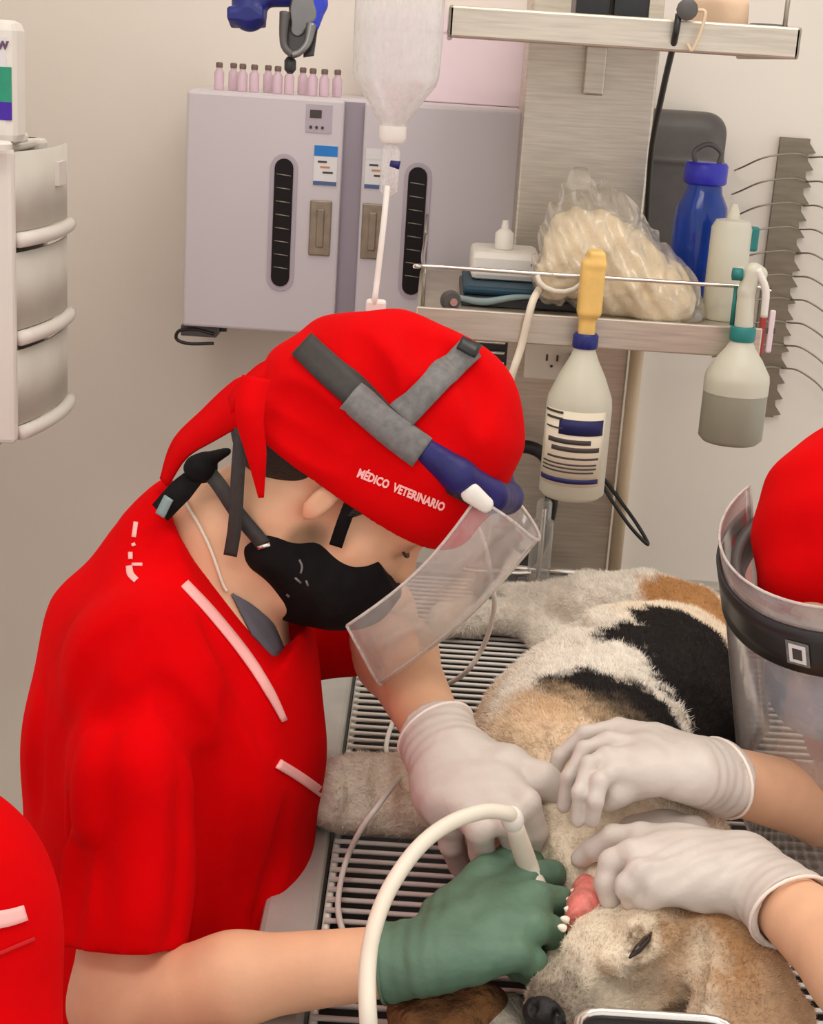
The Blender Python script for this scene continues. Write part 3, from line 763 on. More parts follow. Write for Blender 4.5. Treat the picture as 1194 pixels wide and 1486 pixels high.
# blue water bottle
def vert_bottle(pxb, pyb, Y): return Q(pxb, pyb, Y)
bb = Q(1004, 425, 2.16); bb[2] = SZ
tblue = thing('water_bottle', 'translucent blue water bottle with purple-blue cap on the steel shelf', 'bottle', bb)
hb = Q(1030, 268, 2.16)[2] - SZ
lathe('body', [(.030, 0), (.036, .004), (.037, .02), (.035, .03), (.037, .04), (.037, hb - .05), (.035, hb - .03), (.026, hb - .012), (.024, hb)], 'blue_bottle', bb + vec(0, 0, .0005), tblue)
lathe('cap', [(.027, 0), (.030, .003), (.030, .026), (.027, .030)], 'blue_cap', bb + vec(0, 0, hb), tblue, 24)
tube('carry_loop', [bb + vec(-.016, 0, hb + .028), bb + vec(-.018, 0, hb + .044), bb + vec(0, 0, hb + .054), bb + vec(.018, 0, hb + .044), bb + vec(.016, 0, hb + .028)], .0035, 'dark_grey', tblue)
# white bottle
wb = Q(1047, 455, 2.06); wb[2] = SZ
twb = thing('lotion_bottle', 'milky white squeeze bottle in front of the blue water bottle', 'bottle', wb)
hw = Q(1062, 318, 2.06)[2] - SZ
lathe('body', [(.024, 0), (.027, .004), (.027, hw - .012), (.022, hw - .002), (.012, hw)], 'milk_bottle', wb + vec(0, 0, .0005), twb)
lathe('spout', [(.009, 0), (.008, .008), (.004, .020)], 'milk_bottle', wb + vec(0, 0, hw), twb, 14)
box('side_clip', wb + vec(.022, -.008, hw - .04), wb + vec(.036, .008, hw - .008), 'teal', twb, .003)
# white box with a small white bottle
w0 = Q(682, 400, 2.12); w1 = Q(785, 368, 2.12)
tps = thing('white_power_unit', 'white plastic adapter box on the shelf beside the clear bag', 'adapter', ((w0[0] + w1[0]) / 2, 2.14, SZ))
box('body', (w0[0], 2.10, SZ + .026), (w1[0], 2.22, SZ + .064), 'white_plastic', tps, .008)
box('button', (w1[0] - .014, 2.099, SZ + .048), (w1[0] - .006, 2.101, SZ + .052), 'ink', tps)
sb = Q(731, 362, 2.14)
tsb = thing('dropper_bottle', 'small white dropper bottle standing on the white adapter box', 'bottle', (sb[0], 2.15, SZ + .064))
lathe('body', [(.012, 0), (.013, .003), (.013, .022), (.006, .028)], 'white_plastic', (sb[0], 2.15, SZ + .0645), tsb, 16)
lathe('cap', [(.006, 0), (.004, .012)], 'white_plastic', (sb[0], 2.15, SZ + .092), tsb, 12)
# teal tray/book stack under it
k0 = Q(668, 440, 2.04)[0]; k1 = Q(842, 440, 2.04)[0]
tkb = thing('instrument_case', 'dark teal and black flat instrument case lying on the shelf', 'case', ((k0 + k1) / 2, 2.12, SZ))
box('base', (k0, 2.03, SZ + .0005), (k1, 2.23, SZ + .014), 'black_plastic', tkb, .003)
box('lid', (k0 + .003, 2.04, SZ + .014), (k1 - .03, 2.225, SZ + .0255), 'dark_teal', tkb, .004)
tube('strap', [(k0 - .004, 2.034, SZ + .010), (k0 + .03, 2.026, SZ + .008), (k0 + .07, 2.027, SZ + .016), (k0 + .11, 2.03, SZ + .019)], [.004, .005, .004, .002], 'grey_teal', tkb)
# round gauge at the shelf end
gz = Q(652, 436, SHY + .02)
tg = thing('clamp_gauge', 'small round grey clamp with a dark wire at the shelf corner', 'clamp', gz)
lathe('disc', [(.013, 0), (.014, .006), (.011, .014)], 'dark_grey', gz + vec(0, .004, 0), tg, 18, axis=(0.3, -1, 0))
lathe('hub', [(.006, 0), (.005, .006)], 'steel_bright', gz + vec(.004, -.008, 0), tg, 12, axis=(0.3, -1, 0))
tube('wire', [gz + vec(.004, 0, -.01), gz + vec(-.002, -.005, -.04), gz + vec(-.006, -.006, -.07)], .003, 'dark_grey', tg)
# striped chrome clip under the shelf behind the cap
cz = Q(705, 500, 2.05)
tcl = thing('rack_clip', 'small black rack with chrome bars under the shelf', 'rack', cz + vec(0, 0, .02))
box('backing', cz + vec(-.03, 0, -.03), (cz[0] + .03, cz[1] + .02, SZ - .034), 'black_plastic', tcl, .003)
for k in range(4): box('bar', cz + vec(-.026, -.006, .016 - .014 * k), cz + vec(.026, 0, .021 - .014 * k), 'steel_bright', tcl, .002)
# white cord from the adapter down behind the cap
tag(tube('power_cable', [(w1[0] + .004, 2.09, SZ + .045), Q(785, 415, 2.02), Q(772, 440, SHY - .012), Q(757, 500, SHY - .012), Q(738, 560, SHY - .01), Q(720, 640, 2.05), Q(700, 740, 2.2)], .0052, 'cord_white', None), 'white power cable hanging over the shelf front to behind the cap', 'cable')

# clear plastic bag with cream contents
BY = 2.08
v_ = Vol((Q(780, 400, BY)[0] - .03, BY - .11, SZ - .002), (Q(1010, 400, BY)[0] + .03, BY + .13, SZ + .20), .003)
v_.add(ell(Q(905, 415, BY), (.075, .07, .062)))
v_.add(ell(Q(870, 365, BY), (.055, .055, .05)), .03)
v_.add(ell(Q(960, 440, BY - .03), (.045, .05, .04)), .03)
v_.chain([Q(835, 345, BY - .02), Q(813, 398, BY - .06)], [.038, .033], .025)
nzf = lambda X, Y, Z: .0035 * np.sin(120 * X + 60 * Y) * np.sin(95 * Z + 50 * X) + .0025 * np.sin(210 * Z - 130 * Y + 60 * X) * np.sin(170 * X)
v_.warp(nzf); v_.plane((0, 0, SZ + .001), (0, 0, -1))
tbag = thing('plastic_bag', 'crumpled clear plastic bag with cream contents slumped on the shelf', 'bag', (Q(900, 440, BY)[0], BY, SZ))
v_.build('contents', 'bag_content', tbag)
v_ = Vol((Q(780, 400, BY)[0] - .05, BY - .13, SZ - .002), (Q(1010, 400, BY)[0] + .05, BY + .14, SZ + .24), .0034)
v_.add(ell(Q(905, 412, BY), (.083, .078, .070)))
v_.add(ell(Q(868, 350, BY), (.062, .058, .062)), .03)
v_.chain([Q(870, 330, BY), Q(846, 275, BY + .02)], [.05, .026], .03, (vec(0, 1, 0), 1.6))
v_.add(ell(Q(965, 445, BY - .035), (.052, .056, .044)), .03)
v_.chain([Q(835, 335, BY - .02), Q(812, 402, BY - .06)], [.045, .038], .02)
v_.warp(lambda X, Y, Z: 1.3 * nzf(X, Y, Z) + .002 * np.sin(300 * X + 100 * Z)); v_.plane((0, 0, SZ + .0003), (0, 0, -1))
v_.build('film', 'clear_bag', tbag)
oc = Q(813, 400, BY - .098)
tube('rolled_rim', [oc + vec(.030 * math.cos(a), -.006 * math.sin(-a), .020 * math.sin(a)) for a in np.linspace(math.pi * 1.02, math.pi * 1.98, 8)], .0035, 'cream_plastic', tbag, raw=True, ns=8)

# spray bottles hung on the guard rail
def spray(name, label, px, pyb, pyn, Y, rad, body_m, collar_m, head_m, lever_m, level, trig_dir):
    b = Q(px, pyb, Y); hN = Q(px + 18, pyn, Y)[2] - b[2]
    t = thing(name, label, 'spray bottle', b, 'spray bottles on the shelf rail')
    pr = [(rad * .86, 0), (rad, .006), (rad, hN * .60), (rad * .97, hN * .66), (rad * .70, hN * .80), (rad * .46, hN * .90), (.0145, hN * .96), (.0135, hN)]
    if level:
        pl = [(r - .0004, z) for r, z in pr if z <= hN * level]; rr = np.interp(hN * level, [z for _, z in pr], [r for r, _ in pr])
        pu = [(rr, hN * level)] + [(r, z) for r, z in pr if z > hN * level]
        lathe('liquid_body', pl + [(rr - .0004, hN * level)], level and body_m[1], b, t, 32)
        lathe('body', pu, body_m[0], b, t, 32)
    else: lathe('body', pr, body_m[0], b, t, 32)
    lathe('collar', [(.0155, 0), (.0165, .003), (.0165, .016), (.014, .019)], collar_m, b + vec(0, 0, hN - .004), t, 20)
    return t, b, hN
t, b, hN = spray('spray_bottle', 'white spray bottle with printed label and yellow trigger', 828, 718, 500, SHY - .045, .0425, ('milk_bottle', 'milk_liquid'), 'navy_plastic', None, None, None, 0)
zt = b[2] + hN + .014
v_ = Vol(b + vec(-.05, -.05, hN), b + vec(.05, .07, hN + .14), .0016)
v_.add(rbox((b[0], b[1], zt + .014), (.0105, .011, .020), .005))
v_.add(rbox((b[0] + .001, b[1], zt + .058), (.0150, .017, .036), .007), .006)
v_.add(rbox((b[0] + .004, b[1] + .004, zt + .096), (.0105, .020, .010), .005), .008)
v_.add(rbox((b[0] + .003, b[1] + .032, zt + .090), (.0085, .020, .009), .004), .004)
v_.build('trigger_head', 'yellow_plastic', t)
tube('trigger', [vec(b[0] + .001, b[1] + .02, zt + .078), vec(b[0] + .001, b[1] + .034, zt + .05), vec(b[0] + .001, b[1] + .042, zt + .02)], [.005, .0045, .004], 'black_plastic', t)
lathe('nozzle', [(.007, 0), (.007, .012)], 'black_plastic', (b[0] + .003, b[1] + .05, zt + .090), t, 14, axis=(0, 1, 0))
A0, A1 = math.radians(-168), math.radians(-42)
lb = cylpatch('label', b, .0427, .022, hN * .60, A0, A1, 'spray_label', t)
cylpatch('print', b, .0433, hN * .60 - .030, hN * .60 - .010, math.radians(-128), math.radians(-48), 'navy_print', t)
cylpatch('print', b, .0433, .026, .032, math.radians(-165), math.radians(-48), 'navy_print', t)
for k, (a0, a1, z, h_) in enumerate(((-165, -122, .116, .003), (-158, -120, .096, .002), (-160, -122, .108, .003), (-150, -70, .078, .006), (-140, -52, .068, .006), (-148, -52, .058, .0025), (-160, -55, .050, .002), (-160, -55, .045, .002), (-160, -60, .040, .002))):
    cylpatch('print', b, .0433, z * hN / .2, (z * hN / .2) + h_, math.radians(a0), math.radians(a1), 'ink', t)
t, b, hN = spray('spray_bottle', 'half full cloudy spray bottle with white and green trigger', 1058, 640, 490, SHY - .035, .0415, ('milk_bottle', 'grey_liquid'), 'teal', None, None, .48, 0)
zt = b[2] + hN + .014
v_ = Vol(b + vec(-.05, -.05, hN), b + vec(.06, .06, hN + .12), .0016)
v_.chain([vec(b[0], b[1], zt), vec(b[0] - .002, b[1], zt + .045), vec(b[0] + .004, b[1], zt + .07)], [.012, .011, .012], .003)
v_.chain([vec(b[0] - .012, b[1] + .01, zt + .066), vec(b[0] + .012, b[1], zt + .068)], [.009, .010], .003)
v_.build('trigger_head', 'milk_bottle', t)
tube('trigger', [vec(b[0] + .006, b[1] - .008, zt + .075), vec(b[0] + .020, b[1] - .008, zt + .05), vec(b[0] + .023, b[1] - .006, zt + .015)], [.005, .005, .0045], 'white_plastic', t)
tube('nozzle', [vec(b[0] - .010, b[1], zt + .066), vec(b[0] - .022, b[1], zt + .066)], .008, 'teal', t, n=2)
tube('dip_guard', [vec(b[0] - .014, b[1] + .006, zt + .05), vec(b[0] - .014, b[1] + .006, zt)], .003, 'teal', t, n=2)
rd = Q(1112, 480, 2.06)
trd = thing('red_clip', 'small dull red clip behind the green trigger spray bottle', 'clip', rd)
box('jaw', rd + vec(-.010, 0, -.035), rd + vec(-.001, .006, .03), 'red_plastic', trd, .002)
box('jaw', rd + vec(.002, 0, -.03), rd + vec(.010, .006, .028), 'carton', trd, .002)
box('spring', rd + vec(-.012, .001, -.004), (sx1 - .005 + .012 if False else rd[0] + .012, rd[1] + .005, rd[2] + .004), 'dark_grey', trd)

# toothed metal rack with wire hoops on the wall
RY = WALL_Y - .012
ra = Q(1150, 200, RY); rb_ = Q(1113, 605, RY); rh = ra[2] - rb_[2]; rw = .05
tr = thing('hoop_rack', 'toothed metal strip with curved wire hoops on the wall', 'wall rack', (ra[0], RY, rb_[2]))
pl = [(0, 0), (0, rh), (rw, rh)]
nt_ = 17
for k in range(nt_):
    z = rh - rh * (k + .25) / nt_; pl += [(rw, z), (rw + .012, z - rh / nt_ * .55), (rw - .001, z - rh / nt_ * .65)]
pl += [(rw, 0)]
rx0 = (ra[0] + rb_[0]) / 2 - rw / 2 - .004
extrude_poly('plate', pl[::-1], ((rx0, RY, rb_[2]), (1, 0, 0), (0, 0, 1)), -.011, 'rack_plate', tr)
for k in range(10):
    z = ra[2] - .03 - k * (rh - .10) / 9.5
    tube('wire_hoop', [(rx0 + .05, RY - .004, z), (rx0 + .02, RY - .035, z + .006), (rx0 - .03, RY - .045, z - .002), (rx0 - .062, RY - .02, z - .022), (rx0 - .07, RY + .006, z - .03)], .0016, 'wire', tr, ns=6)
    tube('wire_hoop', [(rx0 + .052, RY - .004, z), (rx0 + .075, RY - .03, z + .002), (rx0 + .11, RY - .04, z - .018), (rx0 + .135, RY - .02, z - .045), (rx0 + .145, RY + .006, z - .06)], .0016, 'wire', tr, ns=6)

# black hose loop and glass cylinder at the column foot
hl = [Q(718, 690, 2.30), Q(730, 662, 2.28), Q(760, 648, 2.27), Q(790, 662, 2.27), Q(800, 700, 2.27), Q(797, 745, 2.28), vec(Q(797, 745, 2.28)[0] - .01, 2.315, TZ + .05), vec(Q(795, 745, 2.28)[0] - .03, 2.318, TZ + .016)]
tag(tube('black_hose', hl, .0105, 'black_plastic', None, n=10), 'thick black hose looping up from the table end', 'hose')
gc = Q(784, 800, 2.24); gc[2] = TZ
tgl = thing('glass_flowmeter', 'clear glass cylinder on a steel base before the column', 'flow meter', gc)
lathe('base', [(.026, 0), (.026, .008), (.018, .012), (.016, .02)], 'steel', gc + vec(0, 0, .0045), tgl, 20)
gh = Q(788, 748, 2.27)[2] - TZ
lathe('cylinder', [(.0165, .02), (.0175, .024), (.0175, gh), (.012, gh + .004), (.012, gh + .03), (.009, gh + .034)], 'clear_tube', gc, tgl, 22)
lathe('stem', [(.004, .02), (.004, gh + .02)], 'steel_bright', gc, tgl, 12)
for k, (px, dx) in enumerate(((700, .0), (742, .0))):
    g2 = Q(px, 825, 2.24); g2[2] = TZ
    tv = thing('valve', ['squat steel valve at the far table end by the hose', 'squat steel valve between hose and glass cylinder'][k], 'valve', g2)
    lathe('base', [(.02, 0), (.022, .006), (.012, .014), (.010, .03)], 'dark_grey', g2 + vec(0, 0, .0045), tv, 16)
    tube('lever', [g2 + vec(-.03, 0, .036), g2 + vec(0, 0, .034), g2 + vec(.03, -.01, .040)], .005, 'steel_bright', tv)
tag(tube('black_lead', [Q(866, 690, 2.34), Q(885, 722, 2.32), Q(915, 765, 2.30), Q(940, 790, 2.29), Q(925, 762, 2.31), Q(895, 720, 2.34), Q(872, 690, 2.352)], .003, 'black_plastic', None), 'thin black lead looping beside the yellow trigger spray bottle', 'cable')

# ================================================================== the dog
GT = TZ + .0005
DOG = {}
def build_dog():
    v = Vol((-.16, .90, GT - .02), (.60, 2.30, 1.10), .004)
    Zf = (vec(0, 0, 1), 1.32)
    tor = [(985, 940, .925, .074), (965, 965, .93, .094), (930, 995, .945, .118), (892, 1055, .95, .128), (862, 1100, .95, .122)]
    v.chain([PZ(a, b, c) for a, b, c, r in tor], [r for *_, r in tor], .02, Zf)
    v.add(ell(PZ(800, 1075, .92), (.085, .085, .062)), .04)                      # belly and chest wall toward the vet
    v.chain([PZ(862, 1100, .95), PZ(850, 1160, .945), PZ(905, 1240, .93), PZ(960, 1310, .925)], [.105, .10, .085, .075], .05, (vec(0, 0, 1), 1.15))
    # skull and muzzle lying on its side
    v.add(ell(PZ(955, 1365, .918), (.072, .062, .058)), .03)
    mz = [PZ(935, 1385, .925), PZ(880, 1415, .918), PZ(815, 1455, .905)]
    v.chain(mz, [.052, .044, .030], .02)
    v.chain([PZ(900, 1350, .925), PZ(850, 1390, .915)], [.040, .030], .025)    # lifted upper lip side
    v.chain([PZ(845, 1295, .90), PZ(800, 1370, .885), PZ(790, 1405, .880)], [.03, .02, .017], .012)   # lower jaw
    v.chain([PZ(905, 1375, .964), PZ(948, 1345, .968)], [.011, .011], .03)      # brow
    v.chain([PZ(910, 1400, .958), PZ(955, 1372, .963)], [.010, .010], .03)      # cheek under the eye
    v.cut(cone(PZ(912, 1390, .974), PZ(946, 1352, .978), .0035, .0035), .006)
    v.cut(cone(PZ(828, 1300, .95), PZ(800, 1385, .93), .017, .012), .008)       # open mouth slot
    # ear flap falling to the right
    v.chain([PZ(1000, 1320, .89), PZ(1060, 1400, .88), PZ(1090, 1480, .875)], [.05, .045, .04], .02)
    v.chain([PZ(1030, 1345, .965), PZ(1062, 1400, .945), PZ(1085, 1480, .915), PZ(1095, 1570, .88)], [.030, .043, .052, .045], .004, (nrm(vec(-.15, -.2, 1)), 2.6))
    # fore legs, both stretched to the left
    v.chain([PZ(800, 1130, .935), PZ(705, 1140, .905), PZ(620, 1150, .892), PZ(545, 1150, .889), PZ(498, 1152, .889)], [.062, .045, .035, .036, .040], .025)
    v.chain([PZ(790, 1170, .91), PZ(690, 1170, .892), PZ(620, 1160, .886), PZ(588, 1157, .888)], [.05, .038, .034, .037], .02)
    for dy in (-18, 0, 18): v.add(ell(PZ(478, 1152 + dy, .884), (.022, .018, .018)), .008)
    # hind legs
    v.chain([PZ(992, 912, .925), PZ(930, 888, .935), PZ(855, 876, .932), PZ(798, 873, .92)], [.062, .052, .040, .027], .022)
    v.chain([PZ(800, 873, .92), PZ(758, 868, .898), PZ(715, 866, .880)], [.026, .020, .020], .010)
    v.chain([PZ(885, 958, .905), PZ(815, 945, .890), PZ(783, 912, .882)], [.056, .032, .025], .025)
    v.chain([PZ(783, 903, .893), PZ(735, 893, .884), PZ(675, 897, .879), PZ(648, 900, .877)], [.029, .022, .024, .026], .012)
    v.warp(lambda X, Y, Z: .0016 * np.sin(130 * X + 70 * Y) * np.sin(110 * Y - 60 * Z) + .0012 * np.sin(220 * Z + 190 * X) * np.sin(160 * Y))
    v.plane((0, 0, GT), (0, 0, -1))
    return v
dv = build_dog()
_V, _F = dv.mesh(); _b = bvh_of(_V, _F)
for pix, r, d in (([(1016, 1340), (1004, 1380), (1000, 1430), (995, 1486)], .007, .012), ([(885, 1418), (935, 1422), (985, 1395)], .010, .005), ([(962, 1335), (980, 1360), (985, 1395)], .010, .006),
                  ([(870, 1440), (930, 1450), (975, 1440)], .012, .005), ([(880, 1345), (900, 1370), (890, 1400)], .010, .004), ([(825, 1205), (880, 1180), (935, 1178), (990, 1195)], .014, .012),
                  ([(835, 1235), (880, 1215)], .010, .008), ([(790, 890), (835, 905), (905, 912)], .012, .010), ([(560, 1100), (552, 1150), (566, 1208)], .012, .014), ([(500, 1120), (520, 1150), (505, 1190)], .010, .006),
                  ([(775, 1085), (820, 1100), (860, 1090)], .014, .006), ([(700, 1090), (740, 1100), (780, 1130)], .012, .008), ([(800, 945), (850, 930), (890, 920)], .012, .008), ([(1040, 1360), (1070, 1420), (1080, 1486)], .012, .005)):
    groove(dv, _b, pix, r, d, .010)
dog, DV_, DF_ = dv.build('dog', 'fur', None, 2)
tag(dog, 'cream, white and black dog lying on its side on the grate', 'dog')
# coat pattern: patches that belong to the animal, given as points in space with a reach
cream = vec(*rgb(240, 223, 198)[:3]); white = vec(*rgb(240, 231, 217)[:3]); black = vec(*rgb(38, 34, 32)[:3]); tan = vec(*rgb(224, 190, 150)[:3])
brown = vec(*rgb(168, 122, 76)[:3]); grey = vec(*rgb(222, 208, 184)[:3]); dgrey = vec(*rgb(92, 78, 64)[:3]); fawn = vec(*rgb(190, 140, 90)[:3])
nV = len(DV_)
colr = np.tile(cream, (nV, 1))
wob = .010 * np.sin(150 * DV_[:, 0] + 90 * DV_[:, 1]) + .006 * np.sin(330 * DV_[:, 1] - 210 * DV_[:, 2]) + .005 * rng.standard_normal(nV)
def seg_d(a, b):
    a = np.asarray(a); b = np.asarray(b); ba = b - a; t = np.clip(((DV_ - a) @ ba) / max(ba @ ba, 1e-9), 0, 1)
    return np.linalg.norm(DV_ - a - t[:, None] * ba, axis=1)
def paint(poly, rad, c, soft=.012, amt=1.0):
    global colr
    d = np.full(nV, 9.0)
    for i in range(len(poly) - 1): d = np.minimum(d, seg_d(poly[i], poly[i + 1]))
    if len(poly) == 1: d = seg_d(poly[0], poly[0] + 1e-4)
    w = np.clip((rad + wob * .55 - d) / soft + .5, 0, 1) * amt
    colr = colr * (1 - w[:, None]) + c * w[:, None]
dbv = bvh_of(DV_, DF_)
def S(px, py):
    h_ = hit(dbv, px, py); return h_[0] if h_ else PZ(px, py, .95)
paint([S(930, 860), S(840, 868), S(740, 868)], .10, white, .03)
paint([S(800, 930), S(860, 930), S(640, 900)], .085, white, .03)
paint([S(800, 975), S(880, 935)], .075, white, .03)
paint([S(985, 862), S(1015, 875), S(1030, 890)], .052, fawn, .02)
paint([S(1000, 915), S(1030, 960), S(1040, 1030), S(1040, 1075)], .066, black, .008)
paint([S(945, 925), S(985, 985)], .060, black, .008)
paint([vec(.46, 1.92, .88), vec(.44, 1.60, .88), vec(.42, 1.45, .88)], .085, black, .02)
paint([S(895, 940), S(935, 985), S(972, 1022), S(992, 1062)], .0125, white, .004)
paint([S(870, 935), S(900, 950)], .030, white, .01)
paint([S(850, 1003), S(905, 1020), S(940, 1050), S(968, 1078)], .047, black, .010)
paint([S(805, 995), S(850, 990)], .026, black, .016)
paint([S(885, 1030), S(935, 1060)], .032, black, .012)
paint([S(760, 1020), S(800, 1030)], .03, tan, .03, .8)
paint([S(850, 1060), S(760, 1060)], .045, tan, .05, .55)
paint([S(930, 1370), S(860, 1420)], .085, grey, .05, .8)
paint([S(790, 1440), S(800, 1465)], .028, dgrey, .03, .85)
paint([S(905, 1392), S(948, 1350)], .006, dgrey, .006, .8)
paint([S(900, 1402), S(885, 1412)], .010, brown, .012, .5)
paint([S(1075, 1400), S(1105, 1440), S(1110, 1480)], .075, brown, .06, .75)
paint([S(1035, 1350), S(1060, 1375)], .03, brown, .03, .7)
paint([S(1015, 1380), S(1015, 1470)], .014, cream, .02, .7)
paint([S(600, 1150), S(480, 1150)], .09, white, .03, .6); paint([S(600, 1140)], .03, tan, .04, .45)
paint([PZ(820, 1275, .93), PZ(860, 1270, .93)], .022, dgrey, .02, .6)
ca_ = dog.data.color_attributes.new('coat', 'FLOAT_COLOR', 'POINT')
ca_.data.foreach_set('color', np.concatenate([np.clip(colr, 0, 1), np.ones((nV, 1))], 1).astype(np.float32).ravel())
# fur: short blades growing from the coat, combed toward the tail
tri = np.concatenate([DF_[:, [0, 1, 2]], DF_[:, [0, 2, 3]]])
e1 = DV_[tri[:, 1]] - DV_[tri[:, 0]]; e2 = DV_[tri[:, 2]] - DV_[tri[:, 0]]; cr = np.cross(e1, e2); ar = np.linalg.norm(cr, axis=1)
NB = 150000
pick = rng.choice(len(tri), NB, p=ar / ar.sum()); uu = rng.random((NB, 2)); fl = uu.sum(1) > 1; uu[fl] = 1 - uu[fl]
nn = cr[pick] / np.maximum(ar[pick], 1e-12)[:, None]
bp = DV_[tri[pick, 0]] + e1[pick] * uu[:, :1] + e2[pick] * uu[:, 1:]
bc = colr[tri[pick, 0]]
ok = (bp[:, 2] > GT + .004); bp, nn, bc = bp[ok], nn[ok], bc[ok]; m_ = len(bp)
flow = np.tile(vec(-.15, 1.0, -.1), (m_, 1))
leg = bp[:, 0] < .08; flow[leg] = vec(-1, .05, -.15)
hd_ = bp[:, 1] < 1.25; flow[hd_] = vec(.75, .55, .1)
flow += .55 * rng.standard_normal((m_, 3))
flow -= nn * (flow * nn).sum(1)[:, None]; flow /= np.linalg.norm(flow, axis=1)[:, None] + 1e-9
ln = (.0065 + .0045 * rng.random(m_)); ln[hd_] *= .55; ln[leg] *= .8
tip = bp + (flow * .86 + nn * .42) * ln[:, None]
tip[:, 2] = np.maximum(tip[:, 2], GT)
sd = np.cross(flow, nn) * .0005
FV = np.stack([bp - sd - nn * .0008, bp + sd - nn * .0008, tip], 1).reshape(-1, 3)
fo = mk('fur', FV, np.arange(3 * m_).reshape(-1, 3), 'fur', dog, True); fo['kind'] = 'stuff'
fc = np.repeat(np.clip(bc * (1 + .10 * rng.standard_normal((m_, 1))), 0, 1), 3, 0)
a_ = fo.data.color_attributes.new('coat', 'FLOAT_COLOR', 'POINT')
a_.data.foreach_set('color', np.concatenate([fc, np.ones((len(fc), 1))], 1).astype(np.float32).ravel())
# face details
nb = PZ(797, 1470, .905)
v = Vol(nb - .05, nb + .05, .0016)
v.add(ell(nb, (.022, .017, .016))).add(ell(nb + vec(-.004, -.008, .006), (.013, .012, .010)), .006)
v.cut(ell(nb + vec(-.014, -.010, .010), (.004, .005, .006)), .003).cut(ell(nb + vec(.004, -.016, .008), (.004, .005, .006)), .003)
v.build('nose', 'nose', dog)
ev = [PZ(913, 1390, .9735), PZ(925, 1378, .9765), PZ(938, 1364, .9775), PZ(945, 1353, .977)]
tube('eye', ev, [.001, .0035, .0035, .001], 'eye_dark', dog, ns=8)
v = Vol(PZ(835, 1310, .93) - .07, PZ(835, 1310, .93) + .07, .0018)
v.chain([PZ(852, 1290, .952), PZ(850, 1322, .953), PZ(835, 1352, .950)], [.013, .016, .010], .008)
v.chain([PZ(828, 1278, .940), PZ(862, 1268, .950)], [.010, .010], .008)
v.warp(lambda X, Y, Z: .0005 * np.sin(400 * X) * np.sin(350 * Y + 200 * Z))
v.build('gum', 'gum', dog)
for k, (px, py) in enumerate(((838, 1296), (832, 1308), (829, 1322), (824, 1336), (820, 1348))):
    p = PZ(px, py, .956); lathe('tooth', [(.0030, 0), (.0036, .002), (.0026, .005), (.001, .007)], 'teeth', p, dog, 10, axis=(-.8, -.1, .35))

# teal clip on the hind paw
tp = PZ(703, 862, .90)
tag(box('teal_clip', tp - vec(.014, .01, .008), tp + vec(.014, .01, .012), 'teal', None, .004), "small teal clip beside the dog's hind paw", 'clip')
# bunched fleece at the near table end
def blob(name, c, parts, m, label, cat, hh=.003):
    lo = np.min([p[0] - np.max(p[1]) for p in parts], 0) - .02; hi = np.max([p[0] + np.max(p[1]) for p in parts], 0) + .02
    v = Vol(lo, hi, hh)
    for p, r in parts: v.add(ell(p, r), .015)
    v.warp(lambda X, Y, Z: .003 * np.sin(140 * X + 90 * Z) * np.sin(120 * Y)); v.plane((0, 0, GT), (0, 0, -1))
    o, _, _ = v.build(name, m); return tag(o, label, cat)
blob('fleece_cloth', None, [(PZ(640, 1478, .868), (.045, .045, .024)), (PZ(690, 1465, .870), (.03, .03, .026))], 'brown_fleece', 'bunched brown fleece cloth on the grate under the green glove', 'cloth')
blob('gauze_pad', None, [(PZ(728, 1480, .864), (.022, .035, .018)), (PZ(712, 1510, .862), (.025, .03, .016))], 'grey_fleece', 'pale grey gauze pad between brown fleece and dog nose', 'cloth')
# steel instrument tray in front of the dog's head
t0 = PZ(834, 1470, .965); t1 = PZ(1062, 1478, .965)
tt = thing('instrument_tray', "shallow steel tray with rounded rim before the dog's head", 'tray', ((t0[0] + t1[0]) / 2, t0[1] - .1, GT))
ty1 = t0[1] + .002; ty0_ = ty1 - .17
rimp = []
rr = .02
for cx_, cy_, a0 in ((t1[0] - rr, ty1 - rr, 0), (t0[0] + rr, ty1 - rr, 90), (t0[0] + rr, ty0_ + rr, 180), (t1[0] - rr, ty0_ + rr, 270)):
    for k in range(5):
        a = math.radians(a0 + 90 * k / 4); rimp.append(vec(cx_ + rr * math.cos(a), cy_ + rr * math.sin(a), .965))
tube('rim', rimp, .0045, 'steel_bright', tt, raw=True, closed=True)
nR = len(rimp); cc = np.mean(rimp, 0)
V = [tuple(p) for p in rimp] + [tuple(cc + (p - cc) * .88 - vec(0, 0, .965 - GT)) for p in rimp]
F = [(i, (i + 1) % nR, nR + (i + 1) % nR, nR + i) for i in range(nR)] + [tuple(range(nR, 2 * nR))]
mk('pan', V, F, 'dark_grey', tt, True)

